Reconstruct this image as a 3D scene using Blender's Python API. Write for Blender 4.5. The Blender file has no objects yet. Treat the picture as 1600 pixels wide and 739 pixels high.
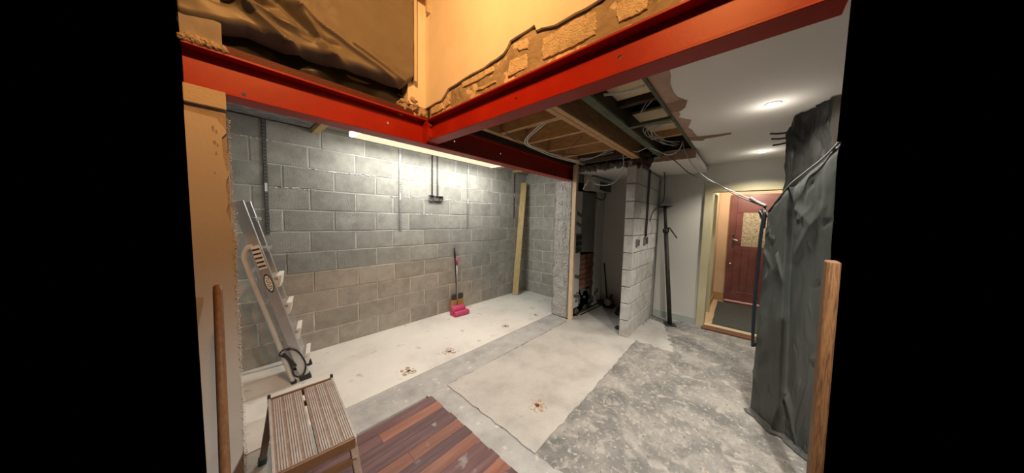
import bpy, bmesh, math, random
from mathutils import Vector, Matrix, noise
from mathutils.geometry import tessellate_polygon
random.seed(7)
C = bpy.context.scene.collection
SC = bpy.context.scene
R = math.radians

# ------------------------------------------------------------------ camera
H = 1.5406; FPX = 403.55; YAW = 0.735773; PITCH = 0.0697755; ROLL = 0.0231042
_f = Vector((math.cos(YAW)*math.cos(PITCH), math.sin(YAW)*math.cos(PITCH), -math.sin(PITCH)))
_r = Vector((math.sin(YAW), -math.cos(YAW), 0)); _u = _r.cross(_f)
CR = math.cos(ROLL)*_r + math.sin(ROLL)*_u; CU = -math.sin(ROLL)*_r + math.cos(ROLL)*_u
cam_d = bpy.data.cameras.new('camera'); cam = bpy.data.objects.new('camera', cam_d); C.objects.link(cam)
cam_d.sensor_fit = 'HORIZONTAL'; cam_d.sensor_width = 36.0; cam_d.lens = FPX/1600*36; cam_d.clip_start = 0.02
m = Matrix((CR, CU, -_f)).transposed().to_4x4(); m.translation = (0, 0, H); cam.matrix_world = m
SC.camera = cam
# ------------------------------------------------------------------ world, lamps, exposure
w = bpy.data.worlds.new('world'); SC.world = w; w.use_nodes = True
w.node_tree.nodes['Background'].inputs[0].default_value = (0, 0, 0, 1)
w.node_tree.nodes['Background'].inputs[1].default_value = 0.0
SC.view_settings.view_transform = 'Standard'; SC.view_settings.look = 'None'
SC.view_settings.exposure = 0.0; SC.view_settings.gamma = 1.0; SC.view_settings.use_curve_mapping = False
def point(name, loc, power, col, size=.05):
    l = bpy.data.lights.new(name, 'POINT'); l.energy = power; l.color = col; l.shadow_soft_size = size
    o = bpy.data.objects.new(name, l); o.location = loc; C.objects.link(o); return o
def area(name, loc, rot, sx, sy, power, col, spread=180):
    l = bpy.data.lights.new(name, 'AREA'); l.shape = 'RECTANGLE'; l.size = sx; l.size_y = sy; l.energy = power; l.color = col
    l.spread = R(spread)
    o = bpy.data.objects.new(name, l); o.location = loc; o.rotation_euler = rot; C.objects.link(o); return o
def spot(name, loc, rot, power, col, angle=120, blend=.6, size=.04):
    l = bpy.data.lights.new(name, 'SPOT'); l.energy = power; l.color = col; l.spot_size = R(angle); l.spot_blend = blend; l.shadow_soft_size = size
    o = bpy.data.objects.new(name, l); o.location = loc; o.rotation_euler = rot; C.objects.link(o); return o
WARM = (1.0, .44, .125)
def aim(o, to): o.rotation_euler = (Vector(to)-o.location).to_track_quat('-Z', 'Y').to_euler()
aim(spot('warm_flood_lamp', (.10, .60, 3.25), (0, 0, 0), 145, WARM, 145, 1, .05), (.6, 2.0, 2.75))      # the near room's warm lamps, above the camera
aim(spot('warm_flood_lamp', (-.10, .15, 3.20), (0, 0, 0), 140, WARM, 118, 1, .06), (1.1, .55, 2.72))
area('batten_lamp', (2.0, 3.10, 2.385), (0, 0, 0), 2.1, .28, 34, (.98, .97, .89))   # under the fluorescent batten
for k in range(6): point('batten_lamp', (1.25+.36*k, 2.94, 2.28), 3.8, (.98, .97, .89), .06)
for p_ in ((2.60, -.08, 2.27), (4.18, -.08, 2.27)): point('downlight_glow', p_, 1.1, (1, .92, .80), .04)
spot('downlight_or_fill', (2.60, -.08, 2.36), (0, 0, 0), 135, (1, .91, .77), 135)
spot('downlight_or_fill', (4.18, -.08, 2.36), (0, 0, 0), 90, (1, .91, .77), 135)
spot('downlight_or_fill', (.90, -.55, 2.36), (0, 0, 0), 300, (1, .92, .80), 140)       # unseen lamp added behind the camera as room fill
point('hall_lamp', (5.75, -.10, 2.25), 40, (1, .86, .68), .08)

# ------------------------------------------------------------------ helpers
def at(px, py, axis, v):
    """point of the real plane (axis = v) seen at a pixel of the 1600x739 frame"""
    d = _f + CR*((px-800)/FPX) - CU*((py-369.5)/FPX)
    o = Vector((0, 0, H)); t = (v-o[axis])/d[axis]; return o + d*t
def L(h):
    h = h.lstrip('#'); c = [int(h[i:i+2], 16)/255 for i in (0, 2, 4)]
    return tuple(x/12.92 if x <= .04045 else ((x+.055)/1.055)**2.4 for x in c) + (1,)
def g(v, t=(1, 1, 1)): return (v*t[0], v*t[1], v*t[2], 1)
MATS = {}
def mat(name, cols, scale=6, rough=.7, bump=0, bscale=60, metal=0, detail=6, spec=.4, tint=0, specks=None, coat=0, stretch=None, dist=0, wave=None, sheen=0, trans=0):
    """cols: colours spread over a noise ramp; tint: per-object value spread; specks: (colour, scale, amount)"""
    mt = bpy.data.materials.new(name); mt.use_nodes = True; nt = mt.node_tree; N = nt.nodes; K = nt.links
    b = N['Principled BSDF']; b.inputs['Roughness'].default_value = rough; b.inputs['Metallic'].default_value = metal
    b.inputs['Specular IOR Level'].default_value = spec
    if coat: b.inputs['Coat Weight'].default_value = coat; b.inputs['Coat Roughness'].default_value = .25
    geo = N.new('ShaderNodeNewGeometry'); vec = geo.outputs['Position']
    if tint:
        oi = N.new('ShaderNodeObjectInfo'); va = N.new('ShaderNodeVectorMath'); va.operation = 'ADD'
        mu = N.new('ShaderNodeMath'); mu.operation = 'MULTIPLY'; mu.inputs[1].default_value = 37
        K.new(oi.outputs['Random'], mu.inputs[0]); K.new(vec, va.inputs[0]); K.new(mu.outputs[0], va.inputs[1]); vec = va.outputs[0]
    base_vec = vec
    if stretch:
        mp = N.new('ShaderNodeMapping'); mp.inputs['Scale'].default_value = stretch; K.new(vec, mp.inputs[0]); vec = mp.outputs[0]
    nz = N.new('ShaderNodeTexNoise'); nz.inputs['Scale'].default_value = scale; nz.inputs['Detail'].default_value = detail
    nz.inputs['Roughness'].default_value = .6; nz.inputs['Distortion'].default_value = dist; K.new(vec, nz.inputs['Vector'])
    rp = N.new('ShaderNodeValToRGB'); e = rp.color_ramp.elements
    n = len(cols); lo, hi = .30, .70
    while len(e) < n: e.new(.5)
    for i, c in enumerate(cols):
        e[i].position = lo + (hi-lo)*i/max(1, n-1); e[i].color = c
    K.new(nz.outputs['Fac'], rp.inputs[0]); col = rp.outputs[0]
    if specks:
        for (sc_, ss, amt, *ex) in specks:
            sf, ds_ = (ex+[.05, 0])[:2] if len(ex) == 2 else ((ex[0], 0) if ex else (.05, 0))
            n2 = N.new('ShaderNodeTexNoise'); n2.inputs['Scale'].default_value = ss; n2.inputs['Detail'].default_value = 6; n2.inputs['Distortion'].default_value = ds_; K.new(base_vec, n2.inputs['Vector'])
            r2 = N.new('ShaderNodeValToRGB'); r2.color_ramp.elements[0].position = 1-amt-sf*.8; r2.color_ramp.elements[1].position = 1-amt+sf
            r2.color_ramp.elements[0].color = (0, 0, 0, 1); r2.color_ramp.elements[1].color = (1, 1, 1, 1)
            K.new(n2.outputs['Fac'], r2.inputs[0]); mx = N.new('ShaderNodeMix'); mx.data_type = 'RGBA'
            K.new(r2.outputs[0], mx.inputs['Factor']); K.new(col, mx.inputs['A']); mx.inputs['B'].default_value = sc_; col = mx.outputs['Result']
    if tint:
        hs = N.new('ShaderNodeHueSaturation'); mr = N.new('ShaderNodeMapRange'); mr.inputs['To Min'].default_value = 1-tint; mr.inputs['To Max'].default_value = 1+tint
        K.new(oi.outputs['Random'], mr.inputs[0]); K.new(mr.outputs[0], hs.inputs['Value']); K.new(col, hs.inputs['Color']); col = hs.outputs[0]
    K.new(col, b.inputs['Base Color'])
    if trans: b.inputs['Transmission Weight'].default_value = trans
    if bump:
        n3 = N.new('ShaderNodeTexNoise'); n3.inputs['Scale'].default_value = bscale; n3.inputs['Detail'].default_value = 6; K.new(vec, n3.inputs['Vector'])
        bp = N.new('ShaderNodeBump'); bp.inputs['Strength'].default_value = min(1, bump); bp.inputs['Distance'].default_value = .01*max(1, bump)
        K.new(n3.outputs['Fac'], bp.inputs['Height']); K.new(bp.outputs[0], b.inputs['Normal'])
    MATS[name] = mt; return mt
def emit(name, col, s):
    mt = bpy.data.materials.new(name); mt.use_nodes = True; b = mt.node_tree.nodes['Principled BSDF']
    b.inputs['Base Color'].default_value = col; b.inputs['Emission Color'].default_value = col; b.inputs['Emission Strength'].default_value = s
    b.inputs['Base Color'].default_value = (.02, .02, .02, 1)
    MATS[name] = mt; return mt

class MB:
    def __init__(s): s.bm = bmesh.new()
    def box(s, x0, x1, y0, y1, z0, z1, M=None, bev=0):
        vs = [s.bm.verts.new(p) for p in ((x0,y0,z0),(x1,y0,z0),(x1,y1,z0),(x0,y1,z0),(x0,y0,z1),(x1,y0,z1),(x1,y1,z1),(x0,y1,z1))]
        fs = [s.bm.faces.new([vs[i] for i in q]) for q in ((0,3,2,1),(4,5,6,7),(0,1,5,4),(1,2,6,5),(2,3,7,6),(3,0,4,7))]
        if bev:
            es = list({e for f in fs for e in f.edges})
            r = bmesh.ops.bevel(s.bm, geom=es, offset=bev, segments=1, affect='EDGES', profile=.5); vs = list({v for f in r['faces'] for v in f.verts} | {v for v in vs if v.is_valid})
        if M is not None:
            for v in vs: v.co = M @ v.co
        return s
    def bar(s, a, b, wdt, thk, up=(0, 0, 1), bev=0):
        a = Vector(a); b = Vector(b); x = (b-a); ln = x.length; x.normalize(); up = Vector(up); y = up.cross(x)
        if y.length < 1e-4: y = Vector((0, 1, 0)).cross(x)
        y.normalize(); z = x.cross(y); M = Matrix((x, y, z)).transposed().to_4x4(); M.translation = a
        return s.box(0, ln, -wdt/2, wdt/2, -thk/2, thk/2, M, bev)
    def tube(s, pts, r, seg=8, cap=True):
        pts = [Vector(p) for p in pts]; n = len(pts); rs = r if isinstance(r, (list, tuple)) else [r]*n
        t = (pts[1]-pts[0]).normalized(); a = Vector((0, 0, 1)) if abs(t.z) < .9 else Vector((1, 0, 0)); nrm = t.cross(a).normalized(); rings = []
        for i, p in enumerate(pts):
            t = ((pts[min(i+1, n-1)]-pts[max(i-1, 0)])).normalized(); nrm = (nrm - t*nrm.dot(t)).normalized(); bn = t.cross(nrm)
            rings.append([s.bm.verts.new(p + (nrm*math.cos(2*math.pi*k/seg) + bn*math.sin(2*math.pi*k/seg))*rs[i]) for k in range(seg)])
        for i in range(n-1):
            for k in range(seg): s.bm.faces.new((rings[i][k], rings[i][(k+1) % seg], rings[i+1][(k+1) % seg], rings[i+1][k]))
        if cap:
            s.bm.faces.new(list(reversed(rings[0]))); s.bm.faces.new(rings[-1])
        return s
    def prism(s, poly, ext):
        ext = Vector(ext); a = [s.bm.verts.new(Vector(p)) for p in poly]; b = [s.bm.verts.new(Vector(p)+ext) for p in poly]; n = len(a)
        for t in tessellate_polygon([[v.co.copy() for v in a]]):
            s.bm.faces.new([a[i] for i in t]); s.bm.faces.new([b[i] for i in reversed(t)])
        for i in range(n): s.bm.faces.new((a[i], b[i], b[(i+1) % n], a[(i+1) % n]))
        bmesh.ops.recalc_face_normals(s.bm, faces=s.bm.faces[:]); return s
    def grid(s, fn, nu, nv, thick=0):
        vs = [[s.bm.verts.new(fn(i/nu, j/nv)) for j in range(nv+1)] for i in range(nu+1)]
        for i in range(nu):
            for j in range(nv): s.bm.faces.new((vs[i][j], vs[i+1][j], vs[i+1][j+1], vs[i][j+1]))
        if thick: bmesh.ops.solidify(s.bm, geom=s.bm.faces[:], thickness=thick)
        return s
    def lathe(s, prof, M=None, seg=16):
        rings = []
        for r, z in prof:
            ring = [s.bm.verts.new((r*math.cos(2*math.pi*k/seg), r*math.sin(2*math.pi*k/seg), z)) for k in range(seg)]
            if M is not None:
                for v in ring: v.co = M @ v.co
            rings.append(ring)
        for i in range(len(rings)-1):
            for k in range(seg): s.bm.faces.new((rings[i][k], rings[i][(k+1) % seg], rings[i+1][(k+1) % seg], rings[i+1][k]))
        s.bm.faces.new(list(reversed(rings[0]))); s.bm.faces.new(rings[-1]); return s
    def lump(s, c, rx, ry, rz, seed=0, amt=.25, sub=2):
        r = bmesh.ops.create_icosphere(s.bm, subdivisions=sub, radius=1)
        for v in r['verts']:
            k = 1+amt*(noise.noise(v.co*1.7+Vector((seed, seed*2.3, 0)))+.5*noise.noise(v.co*4+Vector((seed, 0, 5))))
            v.co = Vector((c[0]+v.co.x*k*rx, c[1]+v.co.y*k*ry, c[2]+v.co.z*k*rz))
        return s
    def build(s, name, mt, parent=None, smooth=False, struct=False, auto=False):
        bmesh.ops.recalc_face_normals(s.bm, faces=s.bm.faces[:])
        me = bpy.data.meshes.new(name); s.bm.to_mesh(me); s.bm.free()
        if smooth:
            for p in me.polygons: p.use_smooth = True
        me.materials.append(MATS[mt] if isinstance(mt, str) else mt)
        o = bpy.data.objects.new(name, me); C.objects.link(o)
        if parent is not None: hang(o, parent)
        if struct and parent is None: o['kind'] = 'structure'
        return o
def hang(o, parent):
    o.parent = parent; o.matrix_parent_inverse = Matrix.Translation(-parent.location) if parent.type == 'EMPTY' else Matrix.Identity(4)
def thing(name, label, cat, loc=(0, 0, 0), group=None):
    o = bpy.data.objects.new(name, None); C.objects.link(o); o.location = loc; o.empty_display_size = .05
    o['label'] = label; o['category'] = cat
    if group: o['group'] = group
    return o
def tag(o, label, cat, group=None):
    o['label'] = label; o['category'] = cat
    if group: o['group'] = group
    return o
def inst(name, me, parent, M):
    o = bpy.data.objects.new(name, me); C.objects.link(o); o.parent = parent
    o.matrix_local = M if parent.type != 'EMPTY' else Matrix.Translation(-parent.location) @ M; return o
def smooth_path(pts, k=6):
    pts = [Vector(p) for p in pts]; P = [2*pts[0]-pts[1]] + pts + [2*pts[-1]-pts[-2]]; out = []
    for i in range(1, len(P)-2):
        for j in range(k):
            t = j/k; a, b, c, d = P[i-1], P[i], P[i+1], P[i+2]
            out.append(.5*((2*b) + (c-a)*t + (2*a-5*b+4*c-d)*t*t + (3*b-a-3*c+d)*t**3))
    out.append(pts[-1]); return out

# ------------------------------------------------------------------ materials
mat('block', [g(.29, (1, .98, .89)), g(.36, (1, .98, .89)), g(.42, (1, .985, .90))], 9, .92, .7, 160, tint=.13, specks=[(g(.12), 75, .28), (g(.50, (1, .97, .91)), 3.1, .30)])
mat('mortar', [g(.38, (1, .97, .92)), g(.56, (1, .98, .93)), g(.70, (1, .98, .93))], 5, .95, .8, 90)
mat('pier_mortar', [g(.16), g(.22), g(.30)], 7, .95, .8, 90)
mat('white_mortar', [g(.42), g(.68), g(.78)], 10, .95, 1, 60)
mat('pier_block', [g(.34, (1, .98, .94)), g(.44, (1, .98, .94)), g(.52, (1, .98, .94))], 9, .92, .5, 120, tint=.10, specks=[(g(.25), 70, .25)])
mat('white_floor', [g(.52, (1, .98, .94)), g(.64, (1, .985, .95)), g(.70, (1, .985, .95))], 1.6, .6, .15, 40, specks=[(g(.42, (1, .96, .9)), 7, .33), (g(.5), 26, .27)])
mat('screed', [g(.27), g(.36), g(.43)], 4, .85, .5, 45, specks=[(g(.52), 12, .33)])
mat('slab', [g(.33, (1, .97, .92)), g(.42, (1, .97, .93)), g(.47, (1, .97, .93))], 3, .9, .9, 70, specks=[(g(.28), 45, .29), (g(.33, (1, .96, .9)), 2.3, .31)])
mat('rough_floor', [g(.13, (.98, 1, 1)), g(.19, (1, .99, .97)), g(.26, (1, .98, .94)), g(.34, (1, .96, .9))], 3.0, .8, 1.0, 40, dist=.5, detail=14, specks=[(g(.13, (.97, 1, 1)), 3.2, .43, .10, .6), (g(.35, (1, .96, .89)), 10, .40, .09, .6), (g(.38, (1, .96, .9)), 34, .38, .07, .4), (g(.12), 48, .36, .04, .5)])
mat('plank_dark', [L('4c3435'), L('5e4243'), L('6e5253')], 5, .5, .15, 80, tint=.22, stretch=(.5, 6, 6), specks=[(g(.28, (1, .92, .92)), 6, .34)])
mat('plank_orange', [L('744838'), L('835443'), L('906250')], 5, .45, .15, 80, tint=.15, stretch=(.5, 6, 6), specks=[(g(.30, (1, .9, .85)), 6, .33)])
mat('gap_shade', [g(.015), g(.02)], 5, .9)
mat('plaster', [g(.62, (1, .97, .90)), g(.70, (1, .97, .90)), g(.75, (1, .97, .90))], 2.2, .85, .12, 60)
mat('stub_plaster', [g(.52, (1, .96, .9)), g(.57, (1, .96, .9))], 3, .85, .1, 60)
mat('base_coat', [g(.33, (1, .86, .76)), g(.42, (1, .87, .78))], 6, .95, .6, 60)
mat('old_board', [g(.50, (1, .88, .70)), g(.60, (1, .9, .74))], 8, .9, .4, 50, stretch=(1, 1, 6))
mat('mesh_white', [g(.62, (1, .92, .85)), g(.74, (1, .94, .88))], 20, .7)
mat('wall_paint', [g(.52, (1, .98, .92)), g(.57, (1, .985, .93))], 1.5, .8, .05, 50)
mat('wall_green', [g(.52, (1, 1, .88)), g(.58, (1, 1, .89))], 1.5, .8, .05, 50)
mat('ceiling_paint', [g(.80, (1, .97, .92)), g(.84, (1, .97, .92))], 1.2, .9, .05, 70)
mat('pink_plaster', [L('a8897a'), L('b59683'), L('bfa290')], 6, .9, .2, 60)
mat('brown_plaster', [L('8d705c'), L('9c7f68')], 6, .9, .2, 60)
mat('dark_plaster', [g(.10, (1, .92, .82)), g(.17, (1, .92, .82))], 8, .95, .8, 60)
mat('red_oxide', [L('901806'), L('9c1d08'), L('a6240b')], 5, .45, .03, 60, spec=.4, specks=[(L('7d2a1a'), 30, .25)])
mat('red_oxide_dark', [L('4a1a18'), L('58211c')], 5, .6, .2, 90)
mat('bolt_steel', [L('6d3020'), L('8a4028')], 20, .5, .1, 50)
mat('stone', [g(.48, (1, .86, .62)), g(.60, (1, .88, .66)), g(.68, (1, .9, .7))], 26, .95, 1.0, 140, tint=.1, specks=[(g(.2, (1, .8, .55)), 70, .27)])
mat('stone_mortar', [g(.46, (1, .86, .66)), g(.56, (1, .88, .70)), g(.64, (1, .9, .72))], 9, .95, 1.0, 30)
mat('rubble', [g(.28, (1, .84, .66)), g(.42, (1, .86, .7)), g(.52, (1, .88, .74))], 16, .95, 1.2, 40)
mat('pebbledash', [g(.55, (1, .97, .94)), g(.78, (1, .97, .94)), g(.85, (1, .97, .95))], 30, .95, .8, 60, specks=[(L('8d7864'), 5, .31)])
mat('grey_sheet', [g(.29, (1, .93, .80)), g(.34, (1, .93, .80))], 3, .42, .03, 90, spec=.45)
mat('black_sheet', [g(.105, (.90, 1, .97)), g(.135, (.90, 1, .97))], 4, .34, .14, 16, spec=.6)
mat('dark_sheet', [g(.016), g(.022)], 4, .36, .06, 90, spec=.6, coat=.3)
mat('flap_grey', [g(.12, (.95, 1, 1)), g(.17, (.95, 1, 1))], 6, .4, .2, 50)
mat('new_timber', [L('a98058'), L('bb946a'), L('c9a67c')], 5, .7, .15, 60, tint=.08, stretch=(2, 12, 12), specks=[(L('7d5738'), 14, .25)])
mat('timber_x', [L('a87e54'), L('ba9064'), L('c9a276')], 5, .7, .15, 60, tint=.10, stretch=(12, 2, 12), specks=[(L('6b4628'), 14, .25)])
mat('post_timber', [L('432a1a'), L('5c3d24'), L('735434'), L('4a301e')], 9, .6, .1, 60, stretch=(14, 14, 1.0), dist=.6)
mat('plank_timber', [L('a58d5e'), L('b8a172'), L('c7b286')], 6, .7, .15, 60, stretch=(10, 10, 1.2), specks=[(L('6f5830'), 22, .27)])
mat('stud_timber', [L('c8ad90'), L('d6bd9f'), L('e2ccb2')], 6, .75, .1, 60, stretch=(12, 12, 1.2), specks=[(L('9a7656'), 18, .25)])
mat('dark_joist', [L('33281f'), L('46382b')], 6, .85, .2, 50, stretch=(2, 10, 10))
mat('green_batten', [L('4b5140'), L('666b58')], 8, .85, .3, 50)
mat('floorboard', [L('c8b390'), L('d6c3a0')], 5, .8, .1, 60, stretch=(8, 2, 2), tint=.08)
mat('pole_wood', [L('6b4a30'), L('7a573a'), L('866344')], 8, .55, .05, 60, stretch=(12, 12, 1))
mat('aluminium', [g(.42), g(.50), g(.55)], 6, .38, .06, 90, metal=.75)
mat('aluminium_dusty', [g(.50, (1, .96, .91)), g(.60, (1, .96, .91))], 9, .55, .1, 90, metal=.25)
mat('tread_white', [g(.66, (1, .99, .96)), g(.74, (1, .99, .96))], 9, .5, .05, 80)
mat('stool_brown', [L('7e6a5d'), L('8c796d'), L('9a897d')], 12, .55, .15, 60, metal=.15, stretch=(3, 3, 3))
mat('stool_ridge', [L('a29893'), L('afa6a2'), L('bcb4b0')], 14, .5, .1, 60, metal=.2)
mat('stool_edge', [L('6a4c34'), L('7d5c42')], 9, .5, .1, 60, metal=.3)
mat('black_plastic', [g(.015), g(.022)], 5, .5)
mat('teal_plastic', [L('20474a'), L('2a5558')], 5, .5)
mat('grey_metal', [g(.30), g(.38)], 8, .4, .05, 60, metal=.8)
mat('galv', [g(.46), g(.62)], 25, .45, .1, 90, metal=.55)
mat('galv_dark', [g(.14), g(.2)], 25, .6, .1, 90, metal=.3)
mat('label_white', [g(.75), g(.8)], 5, .6)
mat('pink_plastic', [L('b23f68'), L('bc4a72')], 5, .45)
mat('bristle', [L('b39152'), L('c7a563')], 30, .8, .6, 200)
mat('prop_steel', [g(.025, (1, .95, .9)), g(.05, (1, .9, .8))], 18, .6, .3, 60, metal=.4, specks=[(g(.2, (1, .9, .8)), 30, .2)])
mat('socket_steel', [g(.25), g(.36)], 25, .5, .2, 60, metal=.6, specks=[(L('5b3a28'), 12, .42)])
mat('white_cable', [g(.66), g(.72)], 5, .5)
mat('grey_cable', [g(.33), g(.38)], 5, .5)
mat('dark_cable', [g(.035), g(.05)], 5, .5)
mat('navy_cable', [L('10141c'), L('181e28')], 5, .45)
mat('conduit', [g(.035), g(.06)], 10, .5)
mat('conduit_grey', [g(.14), g(.19)], 10, .55)
mat('skirting', [g(.36, (.92, 1, .98)), g(.42, (.92, 1, .98))], 6, .6)
mat('frame_cream', [L('b4ad8e'), L('c0b99b')], 3, .5)
mat('maroon', [L('643a37'), L('714441'), L('7b4d49')], 5, .38, .05, 60, spec=.5)
mat('pink_drip', [L('c79aa0'), L('d4aab0')], 5, .4)
mat('chrome', [g(.7), g(.75)], 5, .2, metal=1)
mat('obscure_glass', [L('6f6654'), L('a79c84'), L('c8bfa6')], 38, .2, .8, 70, spec=.6)
mat('lead', [L('b8a888'), L('c4b494')], 5, .5)
mat('mat_dark', [g(.05, (.95, 1, .96)), g(.075, (.95, 1, .96))], 40, .95, .6, 200)
mat('hall_carpet', [L('b59a78'), L('c2a885')], 20, .95, .4, 120)
mat('hall_wall', [L('c9ab8c'), L('d2b596')], 2, .85)
mat('hall_wood', [L('a08058'), L('b0906a')], 8, .6, stretch=(8, 8, 1))
mat('sill_wood', [L('5e3a28'), L('704830')], 8, .6, stretch=(8, 1, 8))
mat('brick_red', [L('6f4634'), L('8a5a44'), L('7a6a5c')], 8, .95, 1, 40, tint=.15)
mat('grey_panel', [g(.16, (1, .97, .90)), g(.20, (1, .97, .9))], 4, .8, .2, 40)
mat('panel_white', [g(.50), g(.56)], 5, .6)
mat('panel_dark', [g(.02, (.9, 1, 1)), g(.03, (.9, 1, 1))], 5, .25)
mat('rust_mark', [L('8f7058'), L('a78c76'), L('bca692')], 30, .9, 1, 90)
mat('mark_rim', [L('a08c7a'), L('b8a898')], 30, .9, 1, 90)
mat('mark_hole', [L('4a2f20'), L('5e3f2c')], 30, .95)
mat('tape_grey', [g(.10), g(.14)], 9, .5)
mat('red_tool', [L('7a2a20'), L('8c352a')], 9, .5)
mat('ext_ceiling', [g(.22, (1, .98, .84)), g(.30, (1, .98, .84))], 4, .9, .3, 40)
mat('grey_lining', [g(.08), g(.20), g(.34)], 9, .8, 1, 14, stretch=(1, 3, 1), dist=1)
emit('tube_glow', (1.0, .88, .55, 1), .95)
emit('cap_glow', (.95, 1, 1, 1), 2.2)
emit('spot_glow', (1, .95, .88, 1), 9)

# ================================================================== STRUCTURE
# ---- floor
fl = MB().box(1.12, 4.80, -.42, 1.95, -.10, 0).build('floor', 'rough_floor', struct=True)
MB().box(-.15, 4.28, 2.27, 3.52, -.10, .002).build('painted_screed', 'white_floor', fl)
def ragged(pts, amp, seed, step=.05):
    """closed outline with its edges broken up"""
    out = []; rnd = random.Random(seed)
    for i in range(len(pts)):
        a = Vector(pts[i]); b = Vector(pts[(i+1) % len(pts)]); n = max(1, int((b-a).length/step))
        nr = Vector((-(b-a).y, (b-a).x)).normalized()
        for k in range(n):
            p = a.lerp(b, k/n); out.append(p + nr*(rnd.uniform(-amp, amp) if k else 0))
    return out
MB().box(-.15, 3.52, 1.945, 2.275, -.10, -.006).build('filled_trench', 'screed', fl)
MB().prism([(x, y, -.09) for x, y in ragged([(1.10, -.42), (1.31, -.42), (1.31, 1.95), (1.10, 1.95)], .012, 3)], (0, 0, .093)).build('filled_trench', 'screed', fl)
MB().prism([(x, y, -.09) for x, y in ragged([(1.30, .93), (3.46, .96), (3.46, 1.915), (1.30, 1.93)], .008, 5)], (0, 0, .101)).build('concrete_slab', 'slab', fl)
MB().prism([(x, y, -.09) for x, y in ragged([(3.40, .98), (3.62, .94), (4.72, 1.2), (4.72, 1.95), (3.42, 1.95)], .02, 8)], (0, 0, .094)).build('screed_patch', 'slab', fl)
MB().prism([(x, y, -.09) for x, y in ragged([(3.5, .55), (4.3, .80), (4.5, 1.05), (3.52, 1.05)], .03, 9)], (0, 0, .092)).build('screed_patch', 'slab', fl)
MB().box(-.15, 1.13, -.42, 1.945, -.10, -.03).build('plank_bed', 'gap_shade', fl)  # bed coloured near-black to paint the shadow line along the board edge
# floorboards of the near room, running along x, each board a piece
rnd = random.Random(11); y = 1.912; row = 0
pat = ['d', 'o', 'd', 'd', 'o', 'd', 'o', 'd', 'd', 'o', 'd', 'd', 'o', 'd', 'd', 'd', 'o', 'd', 'd', 'd', 'o', 'd', 'd', 'd', 'd', 'd', 'd', 'd', 'd']
while y > -.40:
    wd = .092; x = 1.128 + rnd.uniform(-.006, .006); first = True; cut = rnd.uniform(.35, 1.0)
    while x > -.14:
        x1 = max(-.15, x-cut); cut = .62
        k = pat[row % len(pat)] if first else ('o' if rnd.random() < .25 else 'd')
        MB().box(x1+.0008, x-.0008, y-wd+.0008, y-.0008, -.03, .004+rnd.uniform(-.0008, .0008)).build('plank', 'plank_orange' if k == 'o' else 'plank_dark', fl)
        x = x1; first = False
    y -= wd; row += 1
# rust rosettes left in the floor by the props
def prop_mark(cx, cy, z, s, seed):
    rnd = random.Random(seed); b = MB()
    for k in range(5):
        if rnd.random() < .2: continue
        a = 2*math.pi*k/5+rnd.uniform(-.3, .3); pts = []; q = rnd.uniform(.7, 1.2); a0 = rnd.uniform(0, 6.28); span = rnd.uniform(3.6, 6.0)
        cxk, cyk = cx+math.cos(a)*.060*s, cy+math.sin(a)*.060*s
        for j in range(12):
            t = a0+span*j/11; pts.append((cxk+math.cos(t)*.034*s*q*rnd.uniform(.8, 1.2), cyk+math.sin(t)*.034*s*q*rnd.uniform(.8, 1.2), z-.002))
        b.tube(pts, [.008*s*rnd.uniform(.5, 1.1) for _ in pts], 5)
    o = b.build('prop_mark', 'mark_rim', fl)
    b = MB()
    for k in range(9):
        a = rnd.uniform(0, 6.28); r = rnd.uniform(.02, .075)*s; c = (cx+math.cos(a)*r, cy+math.sin(a)*r); q = rnd.uniform(.008, .024)*s
        b.prism([(c[0]+math.cos(t*.698)*q*rnd.uniform(.6, 1.3), c[1]+math.sin(t*.698)*q*rnd.uniform(.6, 1.3), z-.004) for t in range(9)], (0, 0, .005+.0002*k))
    b.build('rust_stain', 'rust_mark', o)
    MB().prism([(cx+math.cos(t*.524)*.024*s*rnd.uniform(.6, 1.3), cy+math.sin(t*.524)*.024*s*rnd.uniform(.6, 1.3), z-.004) for t in range(12)], (0, 0, .0075)).build('hole', 'mark_hole', o)
prop_mark(1.16, 2.40, .002, .85, 1); prop_mark(1.66, 2.43, .002, .80, 2); prop_mark(1.66, 1.18, .011, .82, 3)
prop_mark(2.62, 2.46, .002, .62, 4); prop_mark(3.28, 2.42, .002, .5, 5); prop_mark(1.93, .05, .0, .45, 6)
MB().box(4.80, 6.62, -.85, .45, -.10, -.004).build('hall_carpet', 'hall_carpet', fl)

# ---- block walls: mortar backing, every block a piece
BLK = {}
def block_mesh(wd, ht, dp, mt, var):
    key = (round(wd, 3), round(ht, 3), mt, var)
    if key in BLK: return BLK[key]
    rnd = random.Random(hash((round(wd*1000), round(ht*1000), var)) & 0xffff); bm = bmesh.new(); ch = .004
    j = lambda a: rnd.uniform(-a, a)
    ring = []
    for (yy, ins, jj) in ((0, 0, .001), (dp-ch, 0, .0022), (dp, ch*1.3, .0022)):
        ring.append([bm.verts.new((x+(ins if x < wd/2 else -ins)+j(jj), yy+j(jj*.6), z+(ins if z < ht/2 else -ins)+j(jj))) for x, z in ((0, 0), (wd/2, 0), (wd, 0), (wd, ht), (wd*.45, ht), (0, ht))])
    for a, b in zip(ring[:-1], ring[1:]):
        for k in range(6): bm.faces.new((a[k], a[(k+1) % 6], b[(k+1) % 6], b[k]))
    bm.faces.new(ring[-1])
    bmesh.ops.recalc_face_normals(bm, faces=bm.faces[:])
    me = bpy.data.meshes.new('block'); bm.to_mesh(me); bm.free(); me.materials.append(MATS[mt]); BLK[key] = me; return me
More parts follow.
